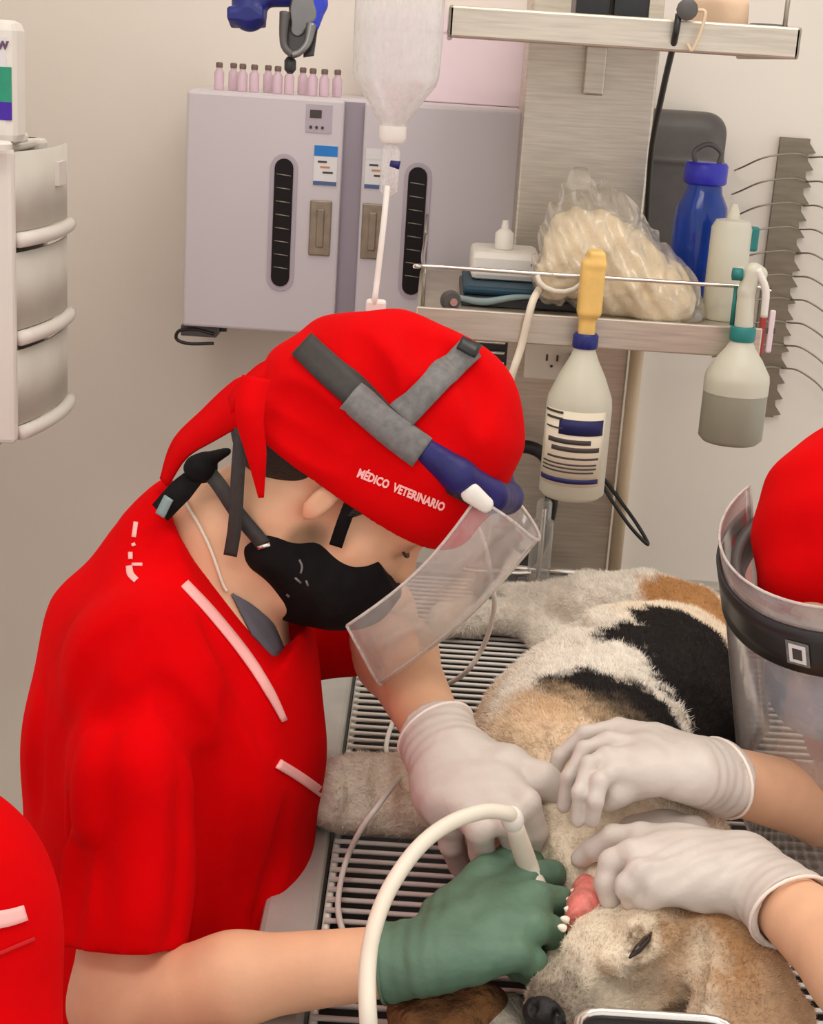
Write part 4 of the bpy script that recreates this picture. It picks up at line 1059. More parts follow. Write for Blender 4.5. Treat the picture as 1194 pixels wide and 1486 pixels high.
# ================================================================== people
def glove(name, parent, m, edge_m, wrist, fore, knuckles, fingers, thumb, rw=.030, rf=.0095, cuff=.055, flare=.004, palm=None, hh=.0019, edge=True):
    """a gloved hand: wrist/fore = wrist centre and a point up the forearm; fingers = 4 polylines from the knuckles"""
    allp = [wrist, fore] + list(knuckles) + [p for f in fingers for p in f] + list(thumb)
    lo = np.min(allp, 0) - .05; hi = np.max(allp, 0) + .05
    v = Vol(lo, hi, hh)
    ax = nrm(fore - wrist); c1 = wrist + ax * cuff
    kc = np.mean(knuckles, 0); across = nrm(knuckles[0] - knuckles[-1]); nrmv = nrm(np.cross(across, kc - wrist))
    for i, k in enumerate(knuckles):
        w = wrist + across * (.5 - i / 3.0) * rw * 1.1
        v.chain([w, (w * .45 + k * .55) , k], [rw * .50, .0155, rf * 1.22], .012)
    if palm: 
        for p, r in palm: v.add(ell(p, r), .012)
    v.add(cone(wrist - ax * .005, c1, rw, rw * 1.08, (nrmv, 1.18)), .018)
    for i, f in enumerate(fingers):
        pts = [knuckles[i]] + list(f); n = len(pts)
        v.chain(pts, [rf * (1.15 - .32 * j / (n - 1)) for j in range(n)], .0035)
    v.chain(thumb, [rf * (1.9 - .85 * j / (len(thumb) - 1)) for j in range(len(thumb))], .010)
    # open loose cuff
    v.add(cone(c1 - ax * .012, c1 + ax * .012, rw * 1.06, rw * 1.12 + flare, (nrmv, 1.15)), .006)
    v.cut(cone(c1 - ax * .012, c1 + ax * .04, rw * .95, rw * 1.06 + flare * .7, (nrmv, 1.15)), .0)
    v.plane(c1 + ax * .010, ax)
    def nw(X, Y, Z):
        sdist = (X - wrist[0]) * ax[0] + (Y - wrist[1]) * ax[1] + (Z - wrist[2]) * ax[2]
        return .0005 * np.sin(sdist * 560 + 60 * X + 25 * Z) * np.clip(sdist / .02 + 1.2, 0, 1) + .0006 * np.sin(260 * (X * ax[0] + Y * ax[1] + Z * ax[2]) + 40 * X) * np.sin(90 * Y + 60 * X)
    v.warp(nw)
    o, Vv, Ff = v.build(name, m, parent, 1)
    if edge:
        e2 = nrm(np.cross(ax, nrmv)); R = rw * 1.12 + flare
        tube('cuff_roll', [c1 + ax * .009 + R * (math.cos(a) * e2 + math.sin(a) * nrmv / 1.15) for a in np.linspace(0, 2 * math.pi, 29)[:-1]], .0017, edge_m, o, raw=True, closed=True, ns=6)
    return o

def legs(parent, hip, fwd, lat, m='red_trousers', knee_l=.40, seat=.56):
    lo = hip - vec(.3, .3, hip[2] + .0) + vec(0, 0, 0); pts = []
    for s in (-1, 1):
        h0 = vec(hip[0], hip[1], hip[2]) + lat * .095 * s; kn = h0 + fwd * knee_l + lat * .03 * s; kn[2] = seat + .05
        an = kn + fwd * .02; an[2] = .09
        pts.append((h0, kn, an))
    A = np.array([p for q in pts for p in q]); v = Vol(A.min(0) - .14, A.max(0) + .14, .009)
    for h0, kn, an in pts:
        v.chain([h0, kn, an], [.095, .068, .055], .03)
    v.add(ell(hip, (.15, .17, .11)), .05)
    v.build('scrub_trousers', m, parent)
    for h0, kn, an in pts:
        v = Vol(an - .2, an + .2, .006)
        a = vec(an[0], an[1], .045); v.chain([a - fwd * .03, a + fwd * .13], [.042, .036], .01); v.plane((0, 0, .002), (0, 0, -1))
        v.chain([vec(an[0], an[1], .05), vec(an[0], an[1], .12)], [.038, .04], .02)
        v.build('shoe', 'shoe', parent)
def stool(x, y, zt, label):
    t = thing('stool', label, 'stool', (x, y, 0), 'round stools')
    lathe('seat', [(.15, 0), (.165, .012), (.165, .035), (.14, .05)], 'seat_black', (x, y, zt - .05), t)
    tube('post', [(x, y, .06), (x, y, zt - .045)], .022, 'steel', t, n=2)
    for k in range(5):
        a = 2 * math.pi * k / 5; tube('foot', [(x, y, .075), (x + .22 * math.cos(a), y + .22 * math.sin(a), .03)], [.02, .014], 'steel', t, n=3)

# ---------------------------------------------------------------- the vet leaning over the dog
Y0 = 1.42
PITCH = math.radians(44)
F3 = vec(math.cos(PITCH), 0, -math.sin(PITCH)); U3 = vec(math.sin(PITCH), 0, math.cos(PITCH)); L3 = vec(0, 1, 0)
EC = Q(455, 682, Y0)                                # between the ears
def Hd(u, f, y=0.0): return EC + U3 * u + F3 * f + L3 * y
hipM = vec(-.235, Y0, .60)
shN = Q(205, 985, 1.255); elN = Q(168, 1455, 1.14)      # near (right) arm
wrN = PZ(606, 1390, .925)
shF = Q(330, 925, 1.60); elF = Q(543, 890, 1.60); wrF = PZ(636, 1072, 1.015)
lo = vec(-.46, 1.0, .50); hi = vec(.20, 1.75, 1.42)
v = Vol(lo, hi, .0038)
tors = [(Q(255, 1180, Y0), (.125, .175, .21)), (Q(262, 990, Y0), (.115, .18, .14)), (vec(-.225, Y0, .68), (.125, .165, .16))]
for c, r in tors: v.add(ell(c, r), .06)
v.chain([Q(285, 870, Y0), Q(335, 790, Y0), Q(430, 715, Y0)], [.075, .060, .060], .03)       # neck
v.add(ell(Hd(.062, .004), (.093, .076, .096), (U3, L3, F3)), .02)                                # skull
v.chain([Hd(.045, .065), Hd(-.035, .075), Hd(-.085, .072)], [.060, .050, .034], .02)            # face
for s in (-1, 1):
    v.chain([Hd(-.045, .002, .048 * s), Hd(-.088, .062, .026 * s)], [.024, .026], .025)          # jaw
    v.add(ell(Hd(-.012, .070, .040 * s), (.022, .022, .022)), .02)                                # cheek
    v.cut(ell(Hd(.022, .113, .032 * s), (.014, .016, .014), (U3, L3, F3)), .010)
    v.add(ell(Hd(.020, .103, .032 * s), (.013, .014, .013)), .004)
    v.add(ell(Hd(.004, .016, .0735 * s), (.027, .006, .012), (U3, L3, F3)), .006)
    v.cut(ell(Hd(.012, .018, .080 * s), (.014, .004, .006), (U3, L3, F3)), .004)
v.chain([Hd(.030, .112), Hd(-.006, .128), Hd(-.012, .122)], [.010, .014, .012], .008)
v.chain([Hd(.040, .100, -.045), Hd(.043, .115, 0), Hd(.040, .100, .045)], [.012, .012, .012], .012)
v.chain([Hd(-.045, .112, -.02), Hd(-.045, .118, 0), Hd(-.045, .112, .02)], [.008, .010, .008], .01)
v.chain([shN, shN * .5 + elN * .5, elN], [.036, .038, .037], .03)
mid = elN * .6 + wrN * .4 + vec(0, 0, .006)
v.chain([elN, mid, wrN], [.038, .036, .0275], .02)
v.chain([shF, elF], [.05, .042], .03)
midF = elF * .62 + wrF * .38
v.chain([elF, midF, wrF], [.042, .041, .028], .02)
vet, VV, VF = v.build('person', 'skin_face', None, 2)
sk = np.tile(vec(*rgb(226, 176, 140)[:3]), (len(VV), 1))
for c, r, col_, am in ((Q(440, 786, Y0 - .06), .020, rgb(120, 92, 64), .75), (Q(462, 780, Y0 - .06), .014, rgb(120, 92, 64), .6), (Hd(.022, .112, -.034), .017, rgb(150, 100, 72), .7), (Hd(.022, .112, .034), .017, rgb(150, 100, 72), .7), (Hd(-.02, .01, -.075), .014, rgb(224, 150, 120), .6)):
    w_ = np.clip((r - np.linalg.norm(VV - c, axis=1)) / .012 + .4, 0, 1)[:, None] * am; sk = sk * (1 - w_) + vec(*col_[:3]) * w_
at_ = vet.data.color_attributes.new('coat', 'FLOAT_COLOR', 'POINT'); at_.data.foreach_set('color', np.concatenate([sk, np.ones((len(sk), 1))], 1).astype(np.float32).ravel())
tag(vet, 'person in red scrubs, black mask and face shield bending over the dog', 'person')
vb = bvh_of(VV, VF)
legs(vet, hipM, vec(1, 0, 0), vec(0, 1, 0))
stool(hipM[0] - .02, Y0, .50, 'round black stool under the vet in the black mask')

# scrub top
v = Vol(vec(-.50, 1.02, .50), vec(.16, 1.82, 1.36), .0042)
v.add(ell(Q(250, 1190, Y0), (.150, .195, .26)), .05)
v.add(ell(Q(262, 1000, Y0), (.134, .20, .15)), .06)
v.add(ell(vec(-.225, Y0, .68), (.150, .185, .20)), .06)
v.chain([Q(255, 920, Y0), Q(292, 800, Y0)], [.105, .078], .05)
v.chain([Q(275, 850, Y0), Q(210, 950, 1.29)], [.07, .062], .04)
v.chain([Q(300, 860, Y0), Q(335, 905, 1.58)], [.07, .068], .04)
hemN = shN * .34 + elN * .66
v.chain([shN + vec(.0, .01, 0), shN * .72 + elN * .28], [.060, .060], .035)
v.chain([shN * .72 + elN * .28, hemN + nrm(elN - shN) * .09], [.060, .062], .010)
hemF = shF * .25 + elF * .75
v.chain([shF, hemF + nrm(elF - shF) * .06], [.070, .064], .03)
# cloth folds
fold = [((205, 1030), (305, 1090), 1.20), ((300, 1090), (325, 1230), 1.22), ((220, 1150), (215, 1330), 1.12), ((150, 1080), (140, 1330), 1.14), ((330, 1150), (390, 1330), 1.24)]
for a, b, Yf in fold: pass
v.warp(lambda X, Y, Z: .0030 * np.sin(55 * X + 18 * Z + 25 * Y) * np.sin(14 * Z + 9 * X + 1.3) + .0018 * np.sin(38 * Z - 46 * X + 20 * Y))
# armpit crease between sleeve and chest
v.cut(cone(Q(335, 1120, 1.225), Q(318, 1330, 1.20), .010, .016), .03)
v.cut(cone(Q(228, 1010, 1.155), Q(300, 1130, 1.18), .004, .006), .022)
v.cut(cone(Q(115, 1180, 1.19), Q(100, 1400, 1.18), .010, .012), .03)
# neck opening: a V cut round the neck
nk0 = Q(270, 775, Y0)
v.cut(cone(Q(318, 812, Y0), Q(440, 690, Y0), .066, .12), .004)
v.cut(cone(Q(318, 812, Y0), Q(428, 960, Y0 - .01), .060, .010), .006)
cA1, cB1 = Q(226, 752, Y0 - .08), Q(404, 957, Y0 - .06)
ce = nrm((cB1 - cA1) * vec(1, 0, 1)); cn = nrm(np.cross(vec(0, 1, 0), ce)); cn = cn if cn[0] > 0 else -cn
ccn = (cA1 + cB1) / 2; ccn[1] = Y0 - .06
v.cut(rbox(ccn + cn * .075 - ce * .012, (np.linalg.norm(cB1 - cA1) / 2 + .012, .115, .075), .004, (ce, vec(0, 1, 0), cn)), .004)
# cloth folds pressed into the surface
_V, _F = v.mesh(); _b = bvh_of(_V, _F)
for pix, r, d in (([(262, 1040), (298, 1110), (312, 1220), (308, 1320), (302, 1420)], .018, .010), ([(228, 990), (264, 1035), (305, 1075)], .014, .005),
                  ([(150, 1000), (122, 1110), (108, 1240), (100, 1372)], .018, .009), ([(172, 1120), (165, 1240), (163, 1340)], .020, .004),
                  ([(248, 1150), (246, 1260), (240, 1380)], .018, .005), ([(330, 1020), (348, 1130), (348, 1260), (338, 1390)], .022, .004),
                  ([(415, 1170), (402, 1260), (372, 1345)], .018, .006), ([(185, 905), (135, 960), (92, 1060)], .018, .005),
                  ([(300, 905), (350, 990), (385, 1080)], .016, .0035), ([(60, 1000), (48, 1100), (52, 1180)], .02, .005), ([(205, 1010), (160, 1060), (142, 1130)], .014, .004)):
    groove(v, _b, pix, r, d)
for pix, r, l in (([(208, 1080), (205, 1220), (200, 1370)], .018, .003), ([(130, 1080), (122, 1200)], .012, .003)):
    ridge(v, _b, pix, r, l)
# hollow sleeve ends
for h_, s_, e_ in ((hemN, shN, elN), (hemF, shF, elF)):
    ax = nrm(e_ - s_)
    v.cut(cone(h_ + ax * .035, h_ + ax * .15, .045, .050), 0)
    e1_ = nrm(np.cross(ax, vec(.3, .9, .1))); v.cut(rbox(h_ + ax * .145, (.10, .085, .085), .002, (ax, e1_, np.cross(ax, e1_))), 0)
v.plane((0, 0, .52), (0, 0, -1))
top, TV, TF = v.build('scrub_top', 'red_cloth', vet, 2)
tbv = bvh_of(TV, TF)
strip('piping', tbv, [(267, 848), (310, 895), (358, 955), (390, 1005), (411, 1046)], [13, 14, 14, 13, 8], 'piping', top, .0006, .0016)
strip('piping', tbv, [(402, 1108), (435, 1128), (466, 1150)], [14, 14, 14], 'piping', top, .0006, .0016)
for pts, w in (([(198, 758), (195, 780)], 6), ([(192, 792), (197, 790)], 4), ([(190, 802), (190, 812)], 6), ([(188, 822), (190, 834), (198, 843)], [9, 10, 9]), ([(192, 820), (207, 820)], 4)):
    strip('embroidery', tbv, pts, w, 'piping', top, .0005, .0008, 4)
# grey undershirt showing in the neckline
strip('undershirt', vb, [(336, 862), (356, 884), (378, 912), (402, 950)], [4, 22, 36, 20], 'grey_cloth', vet, .001, .002, 6)

# surgical cap
cA = nrm(vec(math.cos(math.radians(27)), 0, -math.sin(math.radians(27)))); cB = nrm(np.cross(L3, cA)); cB = cB if cB[2] > 0 else -cB
cc_ = Q(566, 613, Y0)
v = Vol(cc_ - .17, cc_ + .17, .003)
v.add(ell(cc_, (.121, .090, .103), (cA, L3, cB)))
v.add(ell(cc_ + cA * .048 + cB * .012, (.074, .082, .088), (cA, L3, cB)), .03)
v.add(ell(cc_ - cA * .066 - cB * .040, (.062, .083, .075), (cA, L3, cB)), .035)
v.add(ell(cc_ + cA * .02 - cB * .045, (.100, .086, .060), (cA, L3, cB)), .03)
v.warp(lambda X, Y, Z: .0018 * np.sin(70 * X + 40 * Z) * np.sin(50 * Y + 30 * Z) + .0014 * np.sin(110 * (X * .5 + Z * .86) + 20 * Y))
b1, b2_ = Q(381, 645, Y0 - .075), Q(600, 788, Y0 - .06)
_V, _F = v.mesh(); _b = bvh_of(_V, _F)
for pix, r, d in (([(405, 570), (450, 600), (500, 640)], .014, .005), ([(395, 610), (440, 640), (490, 668)], .012, .004), ([(520, 490), (545, 540), (560, 590)], .012, .003), ([(640, 500), (690, 560), (700, 620)], .016, .003), ([(600, 490), (620, 530)], .012, .003)):
    groove(v, _b, pix, r, d)
bn = np.cross(b2_ - b1, L3); bn = nrm(bn); bn = bn if bn[2] < 0 else -bn
v.plane(b1, bn)
inn = cc_ - cB * .02
v.cut(ell(cc_ - cB * .060 - cA * .01, (.108, .080, .075), (cA, L3, cB)), .0)
cap, CV, CFc = v.build('surgical_cap', 'cap_cloth', vet, 1)
cbv = bvh_of(CV, CFc)
text_on('lettering', 'MÉDICO  VETERINARIO', cbv, (517, 692), (642, 742), 17, 'piping', cap, bold=.045)
# cap ties
def ribbon(name, pts, w, m, parent, normal, th=.0016):
    c = catmull(pts, 8); n = len(c); ws = np.interp(np.linspace(0, 1, n), np.linspace(0, 1, np.size(w)), np.atleast_1d(w))
    V = []; F = []
    for i in range(n):
        t = nrm(c[min(i + 1, n - 1)] - c[max(i - 1, 0)]); s = nrm(np.cross(normal, t)); nn_ = nrm(np.cross(t, s))
        for a, b in ((-1, -1), (1, -1), (1, 1), (-1, 1)): V.append(tuple(c[i] + s * ws[i] * .5 * a + nn_ * th * .5 * b))
    for i in range(n - 1):
        for k in range(4): F.append((4 * i + k, 4 * i + (k + 1) % 4, 4 * i + 4 + (k + 1) % 4, 4 * i + 4 + k))
    F.append((3, 2, 1, 0)); F.append((4 * n - 4, 4 * n - 3, 4 * n - 2, 4 * n - 1))
    return mk(name, V, F, m, parent, True)
YB = Y0 - .03
ribbon('tie', [Q(405, 560, YB), Q(355, 580, YB - .01), Q(305, 615, YB - .01), Q(262, 650, YB), Q(238, 700, YB + .01)], [.045, .048, .036, .026, .012], 'cap_cloth', cap, nrm(vec(-.4, -.75, .5)), .003)
ribbon('tie', [Q(372, 548, Y0 - .08), Q(362, 600, Y0 - .10), Q(372, 660, Y0 - .105), Q(379, 722, Y0 - .103)], [.026, .026, .018, .005], 'cap_cloth', cap, vec(0, -1, .1), .0025)
ribbon('tie', [Q(420, 528, YB), Q(380, 545, YB), Q(345, 575, YB - .01), Q(330, 600, YB - .01)], [.03, .028, .02, .012], 'cap_cloth', cap, nrm(vec(-.5, -.6, .6)), .003)
# hair under the cap edge
v = Vol(EC - .2, EC + .2, .003)
v.add(ell(Hd(.030, -.042), (.074, .0765, .070), (U3, L3, F3)))
v.plane(b1 - bn * .012, -bn); v.plane(Hd(.0, .0), nrm(U3 * .35 + F3 * .94)); v.plane(Hd(-.042, -.05), nrm(-U3 * .9 - F3 * .2))
v.build('hair', 'hair', vet)
v = Vol(EC - .2, EC + .2, .0025)
v.chain([Hd(.035, .045, -.0775), Hd(.008, .040, -.0755)], [.009, .004], .003)
v.build('sideburn', 'hair', vet)
for s in (-1, 1):
    tube('eyebrow', [Hd(.042, .098, .050 * s), Hd(.047, .112, .036 * s), Hd(.043, .119, .016 * s)], [.002, .004, .003], 'hair', vet, ns=6)
    tube('eye', [Hd(.018, .109, .044 * s), Hd(.016, .1165, .034 * s), Hd(.018, .115, .022 * s)], [.0012, .0028, .0012], 'eye_dark', vet, ns=6)
# mask
v = Vol(EC - .22, EC + .22, .0028)
v.chain([Hd(-.020, .088), Hd(-.050, .088), Hd(-.088, .072)], [.052, .056, .042], .02)
v.chain([Hd(-.018, .118), Hd(-.050, .122)], [.026, .030], .02)
for s in (-1, 1): v.chain([Hd(-.070, .020, .052 * s), Hd(-.060, .088, .03 * s)], [.027, .034], .03)
v.plane(Hd(-.004, .10), nrm(U3 + F3 * .35))
v.plane(Hd(-.05, .004), -nrm(F3 - U3 * .10))
v.cut(ell(Hd(-.03, .052), (.075, .050, .050), (U3, L3, F3)), 0)
mask, MV, MF = v.build('face_mask', 'black_cloth', vet, 1)
mbv = bvh_of(MV, MF)
for pts in ([(434, 812), (438, 822), (436, 832)], [(428, 838), (437, 846)], [(444, 842), (447, 850)], [(416, 862), (420, 866)]):
    strip('mask_print', mbv, pts, 3, 'grey_strap', mask, .0004, .0005, 3)
def cord_strap(name, pts, w, m, parent, nv): return ribbon(name, pts, w, m, parent, nv, .002)
cord_strap('strap', [Q(487, 792, Y0 - .068), Q(497, 762, Y0 - .077), Q(510, 728, Y0 - .082)], .0125, 'black_cloth', mask, vec(0, -1, 0))
cord_strap('strap', [Q(392, 806, Y0 - .072), Q(378, 785, Y0 - .075), Q(345, 745, Y0 - .070), Q(315, 700, Y0 - .062), Q(290, 672, Y0 - .04)], .014, 'dark_strap', mask, vec(.1, -1, .1))
cord_strap('strap', [Q(350, 622, Y0 - .085), Q(345, 690, Y0 - .088), Q(341, 760, Y0 - .085), Q(334, 806, Y0 - .080)], .0125, 'dark_strap', mask, vec(0, -1, .1))
tube('slider', [Q(374, 795, Y0 - .078), Q(392, 790, Y0 - .078)], .0022, 'steel_bright', mask, n=2)
# lanyard knot, lanyard and cord on the neck
v = Vol(Q(290, 680, Y0 - .05) - .06, Q(290, 680, Y0 - .05) + .06, .0025)
v.add(ell(Q(291, 680, Y0 - .05), (.016, .014, .014))).chain([Q(300, 668, Y0 - .05), Q(330, 655, Y0 - .07)], [.008, .004], .006)
v.build('strap_knot', 'black_cloth', mask)
ly = ribbon('lanyard', [Q(284, 690, Y0 - .052), Q(262, 712, Y0 - .060), Q(232, 744, Y0 - .066)], [.018, .024, .022], 'black_cloth', vet, nrm(vec(-.3, -.8, .4)), .003)
ribbon('tag', [Q(245, 722, Y0 - .074), Q(232, 748, Y0 - .076)], .010, 'grey_teal', ly, nrm(vec(-.3, -.8, .4)), .002)
wl = surf_line(vb, [(277, 712), (272, 730), (292, 765), (308, 800), (322, 845), (328, 858)], .0028)
tube('neck_cord', wl, .0017, 'cord_white', vet, raw=True, ns=6)

# face shield
sh = thing('face_shield_tmp', None, None) if False else None
fs = strip('face_shield', cbv, [(440, 502), (478, 538), (520, 575), (560, 612), (600, 645)], [42, 44, 44, 42, 44], 'dark_strap', vet, .001, .003, 6)
strip('strap', cbv, [(508, 575), (545, 605), (585, 636), (612, 655)], [40, 42, 44, 46], 'grey_strap', fs, .0042, .002)
strip('strap', cbv, [(582, 606), (615, 572), (650, 538), (682, 508)], [40, 38, 36, 36], 'grey_strap', fs, .0042, .002)
strip('buckle', cbv, [(664, 503), (690, 516)], [12, 12], 'black_plastic', fs, .0062, .003)
cf = Hd(.060, -.002)
def arc(u, rf, ry, a, f0=.0): return Hd(u, f0 + rf * math.cos(a), ry * math.sin(a))
# foam brow band (navy) that stands between cap and visor
v = Vol(EC - .3, EC + .3, .003)
bp_ = [Q(618, 655, Y0 - .085), Q(665, 690, Y0 - .085), Q(712, 720, Y0 - .06), Q(735, 722, Y0), Q(722, 700, Y0 + .06), Q(680, 665, Y0 + .085), Q(640, 630, Y0 + .09)]
v.chain(bp_, [.0135, .0155, .0155, .0155, .0155, .015, .013], .006)
v.build('brow_foam', 'navy_foam', fs)
strip('temple_pad', cbv, [(650, 705), (700, 730)], [16, 22], 'black_plastic', fs, .001, .004)
# visor sheet: near temple edge -> front -> far temple edge; hangs along the face
vt = [Q(692, 722, Y0 - .088), Q(738, 752, Y0 - .078), Q(776, 782, Y0 - .035), Q(782, 775, Y0 + .02), Q(765, 745, Y0 + .065), Q(728, 700, Y0 + .095)]
vl = [Q(503, 908, Y0 - .098), Q(520, 940, Y0 - .088), Q(548, 990, Y0 - .042), Q(556, 985, Y0 + .02), Q(540, 950, Y0 + .07), Q(512, 900, Y0 + .10)]
ct_, cl_ = catmull(vt, 6), catmull(vl, 6); n = len(ct_); mm_ = 10
V = []; F = []
for j in range(mm_ + 1):
    t = j / mm_
    for i in range(n): V.append(ct_[i] * (1 - t) + cl_[i] * t + (F3 * .010) * math.sin(math.pi * t))
for j in range(mm_):
    for i in range(n - 1): F.append((j * n + i, j * n + i + 1, (j + 1) * n + i + 1, (j + 1) * n + i))
vz = mk('visor', [tuple(p) for p in V], F, 'visor', fs, True)
md = vz.modifiers.new('thick', 'SOLIDIFY'); md.thickness = .0006
tube('visor_edge', [V[i] for i in range(n)], .0015, 'visor_edge', vz, raw=True, ns=6)
tube('visor_edge', [V[mm_ * n + i] for i in range(n)], .0015, 'visor_edge', vz, raw=True, ns=6)
tube('visor_edge', [V[j * n] for j in range(mm_ + 1)], .0015, 'visor_edge', vz, raw=True, ns=6)
tube('visor_edge', [V[j * n + 12] for j in range(mm_ + 1)], .0011, 'visor_edge', vz, raw=True, ns=6)
tube('visor_edge', [V[j * n + n - 1] for j in range(mm_ + 1)], .0012, 'visor_edge', vz, raw=True, ns=6)
v = Vol(vt[0] - .05, vt[0] + .05, .002); v.chain([Q(684, 716, Y0 - .093), Q(704, 732, Y0 - .093)], [.010, .008], .003, (L3, 1.6)); v.build('rivet', 'white_plastic', fs)

# gloves of the vet
kG = [PZ(762, 1272, .955), PZ(778, 1303, .955), PZ(770, 1345, .950), PZ(745, 1385, .940)]
fG = [[PZ(800, 1268, .950), PZ(806, 1290, .925), PZ(780, 1300, .912)],
      [PZ(812, 1308, .945), PZ(814, 1330, .922), PZ(786, 1335, .908)],
      [PZ(800, 1350, .938), PZ(800, 1372, .918), PZ(772, 1372, .905)],
      [PZ(772, 1396, .928), PZ(776, 1412, .910), PZ(750, 1408, .900)]]
thG = [PZ(650, 1330, .935), PZ(705, 1278, .945), PZ(745, 1250, .950), PZ(772, 1252, .945)]
glove('glove', vet, 'green_glove', 'green_edge', wrN + (wrN - elN) * .04, elN, kG, fG, thG, rw=.031, rf=.0118, cuff=.030, flare=.001,
      palm=[(PZ(690, 1345, .936), (.050, .040, .026)), (PZ(740, 1330, .945), (.036, .042, .022))], edge=True)
wL = wrF + (wrF - elF) * .10
kL = [PZ(762, 1165, 1.005), PZ(735, 1190, .995), PZ(695, 1203, .985), PZ(655, 1195, .970)]
fL = [[PZ(775, 1205, .975), PZ(765, 1240, .945), PZ(755, 1262, .925)],
      [PZ(748, 1225, .965), PZ(735, 1258, .935), PZ(728, 1280, .915)],
      [PZ(700, 1238, .955), PZ(705, 1265, .925), PZ(712, 1282, .905)],
      [PZ(655, 1225, .945), PZ(668, 1255, .915), PZ(684, 1272, .898)]]
thL = [PZ(690, 1100, 1.010), PZ(735, 1112, 1.015), PZ(785, 1132, 1.010), PZ(812, 1150, 1.0)]
glove('glove', vet, 'white_glove', 'cuff_edge', wL, elF, kL, fL, thL, rw=.034, rf=.0115, cuff=.028, flare=.002,
      palm=[(PZ(690, 1145, .995), (.052, .05, .028)), (PZ(655, 1150, .985), (.038, .045, .03))])

# ---------------------------------------------------------------- scaler held in the green glove
tsc = thing('dental_scaler', 'cream dental scaler handpiece with thick white hose in the green glove', 'dental scaler', PZ(765, 1255, .96))
hp0 = PZ(744, 1192, 1.022); hp1 = PZ(768, 1262, .962); hp2 = PZ(800, 1335, .935)
tube('handpiece', [hp0, hp1, hp2], [.0078, .0092, .0092, .006], 'cream_plastic', tsc, n=6, ns=16)
lathe('hose_collar', [(.0085, -.004), (.0098, 0), (.0098, .008), (.008, .011)], 'white_plastic', hp0, tsc, 18, axis=hp0 - hp1)
tube('tip', [hp2, PZ(815, 1345, .945), PZ(826, 1340, .952)], [.0022, .0015, .0008], 'steel_bright', tsc)
tube('hose', [hp0 + (hp0 - hp1) * .06, PZ(735, 1180, 1.035), PZ(700, 1178, 1.04), PZ(650, 1196, 1.035), PZ(605, 1232, 1.025), PZ(565, 1290, 1.01), PZ(542, 1350, 1.0), PZ(533, 1410, .995), PZ(535, 1490, .97), PZ(545, 1580, .90), PZ(560, 1650, .862)], .0066, 'hose', tsc, n=10, ns=14)

# ---------------------------------------------------------------- the assistant across the table
CB = P(1260, 788, 1.43)
fB = nrm(vec(-.62, -.65, -.36)); UB = nrm(vec(0, 0, 1) - fB * fB[2]); LB = np.cross(fB, UB)
def HB(u, f, l=0.0): return CB + UB * u + fB * f + LB * l
shR = vec(.68, 1.66, 1.06); elR = PZ(1310, 1200, .91); wrR = PZ(1022, 1122, 1.04)
shL = vec(.70, 1.24, 1.06); elL = PZ(1345, 1490, 1.0); wrL = PZ(1130, 1305, .995)
v = Vol(vec(.18, .86, .5), vec(1.02, 1.9, 1.36), .0042)
tcB = vec(.76, 1.47, .80)
v.add(ell(tcB, (.12, .17, .30)), .05); v.add(ell(vec(.72, 1.46, 1.0), (.11, .19, .12)), .05)
v.chain([vec(.66, 1.45, 1.06), HB(-.10, -.06), HB(-.05, -.03)], [.07, .056, .058], .03)
v.add(ell(HB(.0, -.01), (.095, .094, .076), (UB, fB, LB)), .02)
v.chain([HB(-.01, .055), HB(-.09, .066), HB(-.135, .055)], [.060, .048, .034], .02)
v.chain([HB(-.045, .104), HB(-.078, .112)], [.010, .012], .008)
for s_ in (-1, 1):
    v.cut(ell(HB(-.035, .108, .032 * s_), (.014, .014, .016), (UB, fB, LB)), .01); v.add(ell(HB(-.037, .098, .032 * s_), (.013, .013, .013)), .004)
    v.add(ell(HB(-.06, -.005, .076 * s_), (.030, .018, .007), (UB, fB, LB)), .006)
for s_, e_, w_ in ((shR, elR, wrR), (shL, elL, wrL)):
    v.chain([s_, e_], [.05, .040], .03); v.chain([e_, e_ * .6 + w_ * .4, w_], [.040, .038, .0285], .02)
asst, AV, AF = v.build('person', 'skin', None, 2)
tag(asst, 'person in red cap and black-banded visor steadying the dog with white gloves', 'person')
legs(asst, vec(.80, 1.46, .60), vec(-1, 0, 0), vec(0, 1, 0), knee_l=.30)
stool(.82, 1.46, .50, 'round black stool under the assistant in the black-banded visor')
v = Vol(vec(.40, .86, .5), vec(1.06, 1.95, 1.30), .006)
v.add(ell(tcB, (.145, .20, .33)), .05); v.add(ell(vec(.72, 1.46, 1.0), (.13, .21, .13)), .05)
v.chain([vec(.70, 1.48, 1.04), vec(.66, 1.50, 1.10)], [.09, .075], .04); v.chain([vec(.68, 1.46, 1.02), HB(-.235, -.02)], [.11, .085], .05)
for s_, e_ in ((shR, elR), (shL, elL)):
    ax = nrm(e_ - s_); h_ = s_ * .55 + e_ * .45; v.chain([s_, h_ + ax * .09], [.068, .062], .04)
    v.cut(cone(h_ - ax * .03, h_ + ax * .15, .052, .054), 0); e1_ = nrm(np.cross(ax, vec(.1, .2, .9))); v.cut(rbox(h_ + ax * .145, (.10, .085, .085), .002, (ax, e1_, np.cross(ax, e1_))), 0)
v.cut(cone(HB(-.12, -.05), HB(.0, .05), .062, .1), .005)
v.warp(lambda X, Y, Z: .003 * np.sin(50 * X + 22 * Z) * np.sin(30 * Y + 15 * Z)); v.plane((0, 0, .54), (0, 0, -1))
v.build('scrub_top', 'red_cloth', asst)
v = Vol(CB - .2, CB + .2, .0032)
v.add(ell(HB(.008, .002), (.114, .112, .102), (UB, fB, LB)))
v.add(ell(HB(-.035, .0), (.08, .108, .098), (UB, fB, LB)), .02)
